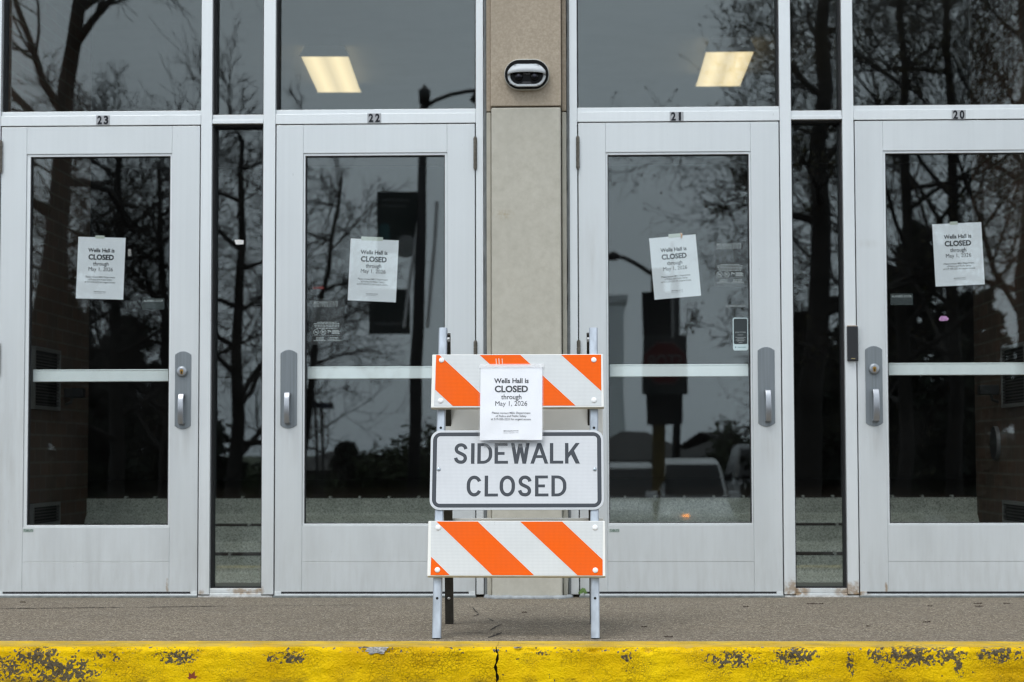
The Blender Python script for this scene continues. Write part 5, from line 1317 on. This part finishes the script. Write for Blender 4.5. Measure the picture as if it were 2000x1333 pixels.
# houses and an office block far off
def house(u0, u1, vr, D, dep, wall, roofc, label, gable=True, hip=0):
    p, q = mir(u0, vr, D), mir(u1, vr, D); z0 = -1.02; H = p.z-z0
    t = thing('house', ((p.x+q.x)/2, -D, z0), label, 'building', 'buildings across the road')
    hw = H*.62 if gable else H
    wl_ = MB().box(p.x, q.x, -D-dep, -D, z0, z0+hw).build('wall', wall, t)
    if gable:
        o_ = .4; MB().add([(p.x-o_,-D+o_,z0+hw),(q.x+o_,-D+o_,z0+hw),(q.x+o_,-D-dep-o_,z0+hw),(p.x-o_,-D-dep-o_,z0+hw),(p.x+hip,-D-dep/2,p.z),(q.x-hip,-D-dep/2,p.z)],
              [(0,1,5,4),(2,3,4,5),(1,2,5),(3,0,4),(3,2,1,0)]).build('roof', roofc, t)
    else: MB().box(p.x-.15, q.x+.15, -D-dep-.15, -D+.15, p.z, p.z+.3).build('roof', roofc, t)
    n = max(2, int((q.x-p.x)/2.4)); st_ = 1 if gable else 0
    for k in range(st_):
        for i in range(n):
            x = p.x+(q.x-p.x)*(i+.5)/n; z = z0+1.2+k*3.2
            if z+1.3 > z0+hw: continue
            wf = MB().box(x-.5, x+.5, -D-.02, -D+.03, z, z+1.25).build('window', mat('window_frame', (.35,.35,.34), .6), t)
            MB().box(x-.43, x+.43, -D+.031, -D+.034, z+.07, z+1.18).build('pane', mat('dark_pane', (.02,.025,.03), .1), wf)
    return t
M_WA = mat('grey_render', (.74,.75,.77), .9, 0, .06, 1); M_WB = mat('dark_siding', (.09,.08,.07), .9, 0, .3, 2); M_RF = mat('dark_roof', (.045,.042,.040), .9, 0, .3, 3); M_WC = mat('pale_panel', (.90,.93,.95), .8)  # pale tones of the far block are lightened to stand for distance haze
house(1150, 1345, 836, 46, 8, M_WB, M_RF, 'dark low house with a long roof, reflected at the left of door 21', True, 1.0)
house(1345, 1480, 838, 50, 8, M_WB, M_RF, 'dark low house reflected behind the parked car', True, 1.5)
house(1130, 1221, 592, 70, 12, M_WC, M_WA, 'pale office block reflected at the left edge of door 21', False)
house(165, 330, 905, 40, 7, M_WB, M_RF, 'dark low house reflected at the foot of door 23', True, 1.0)
house(1640, 2080, 830, 44, 8, M_WB, M_RF, 'long dark house reflected behind the evergreens of door 20', True, 1.0)
house(560, 700, 880, 60, 8, M_WB, M_RF, 'dark house reflected behind the street sign of door 22', True, 1.0)
# parked cars
def car(u0, u1, vtop, D, paint, label, lamp=False):
    """three-quarter view is hidden by the glass; a full car parked nose to the road"""
    p, q = mir(u0, vtop, D), mir(u1, vtop, D); W = 1.9; cx_ = (p.x+q.x)/2; zt = p.z; z0 = zt-1.72; s = (q.x-p.x)/W
    t = thing('parked_car', (cx_, -D, z0), label, 'car', 'parked cars across the road')
    W = q.x-p.x; h = W/2; L = 4.6; y0 = -D
    def loft(secs, name, m, parent):
        mb = MB(); k = len(secs[0]); vs = [v_ for s_ in secs for v_ in s_]
        fs = [(i*k+j, i*k+(j+1) % k, (i+1)*k+(j+1) % k, (i+1)*k+j) for i in range(len(secs)-1) for j in range(k)]
        mb.add(vs, fs+[tuple(range(k-1,-1,-1)), tuple((len(secs)-1)*k+j for j in range(k))]); return mb.build(name, m, parent, bevel=.13, seg=4)
    def sec(y, hw, zl, zh, tap=.92): return [(cx_-hw, y, z0+zl), (cx_+hw, y, z0+zl), (cx_+hw, y, z0+(zl+zh)*.55), (cx_+hw*tap, y, z0+zh), (cx_-hw*tap, y, z0+zh), (cx_-hw, y, z0+(zl+zh)*.55)]
    bd_ = loft([sec(y0, h*.93, .3, .85), sec(y0-.25, h, .25, .98), sec(y0-1.1, h, .25, 1.08), sec(y0-3.9, h, .25, 1.1), sec(y0-L, h*.95, .35, 1.02)], 'body', paint, t)
    loft([sec(y0-1.15, h*.90, 1.0, 1.10, .97), sec(y0-1.8, h*.85, 1.0, 1.60, .88), sec(y0-2.0, h*.83, 1.0, 1.67, .87), sec(y0-2.4, h*.82, 1.0, 1.70, .86), sec(y0-3.0, h*.82, 1.0, 1.72, .86), sec(y0-3.7, h*.80, 1.0, 1.66, .88), sec(y0-4.3, h*.86, 1.0, 1.1, .97)], 'cabin', paint, t)
    ws = MB().add([(cx_-h*.80, y0-1.15, z0+1.135), (cx_+h*.80, y0-1.15, z0+1.135), (cx_+h*.69, y0-1.83, z0+1.62), (cx_-h*.69, y0-1.83, z0+1.62)], [(0,1,2,3)]); ws.v = [(a, b+.035, c) for a, b, c in ws.v]
    ws.build('windscreen', mat('car_glass', (.012,.014,.017), .35, spec=.15), t)
    MB().box(cx_-h*.5, cx_+h*.5, y0-.02, y0+.012, z0+.45, z0+.72).build('grille', M_GASKET, t, bevel=.02)
    for sg2 in (-1, 1):
        MB().box(cx_+sg2*h*.72-.18, cx_+sg2*h*.72+.18, y0-.06, y0+.02, z0+.62, z0+.80).build('headlight', mat('lamp_lens', (.4,.42,.44), .1), t, bevel=.03)
        MB().box(cx_+sg2*(h+.07)-.1, cx_+sg2*(h+.07)+.1, y0-1.45, y0-1.33, z0+1.02, z0+1.18).build('wing_mirror', paint, t, bevel=.03)
        for yw in (y0-.95, y0-3.7):
            wh = MB().tube([(cx_+sg2*(h-.22), yw, z0+.33), (cx_+sg2*(h+.0), yw, z0+.33)], .33, 20).build('wheel', M_GASKET, t)
            MB().tube([(cx_+sg2*(h-.02), yw, z0+.33), (cx_+sg2*(h+.012), yw, z0+.33)], .2, 16).build('rim', M_GRIP, wh)
    if lamp:
        m = bpy.data.materials.new('lit_indicator'); m.use_nodes = True; b_ = m.node_tree.nodes['Principled BSDF']
        b_.inputs['Base Color'].default_value = (.8,.3,.02,1); b_.inputs['Emission Color'].default_value = (1,.30,.03,1); b_.inputs['Emission Strength'].default_value = 6
        c = mir(1340, 1007, D); MB().box(c.x-.05, c.x+.05, y0+.014, y0+.03, c.z-.022, c.z+.022).build('indicator', m, t, bevel=.01)
M_WHITE = mat('white_paint', (.80,.81,.82), .3); M_DKP = mat('dark_paint', (.03,.032,.036), .25); M_SIL = mat('silver_paint', (.6,.61,.62), .3, .1)
car(1290, 1440, 897, 22.5, M_WHITE, 'white car with a lit orange indicator, reflected at the foot of door 21', True)
car(1165, 1305, 905, 25, M_SIL, 'pale grey car reflected behind the barricade at door 21')
car(1440, 1600, 868, 27, M_DKP, 'dark car with a pale roof line, reflected beside the right sidelight')
car(1680, 1850, 905, 26, M_DKP, 'dark car reflected at the foot of door 20')
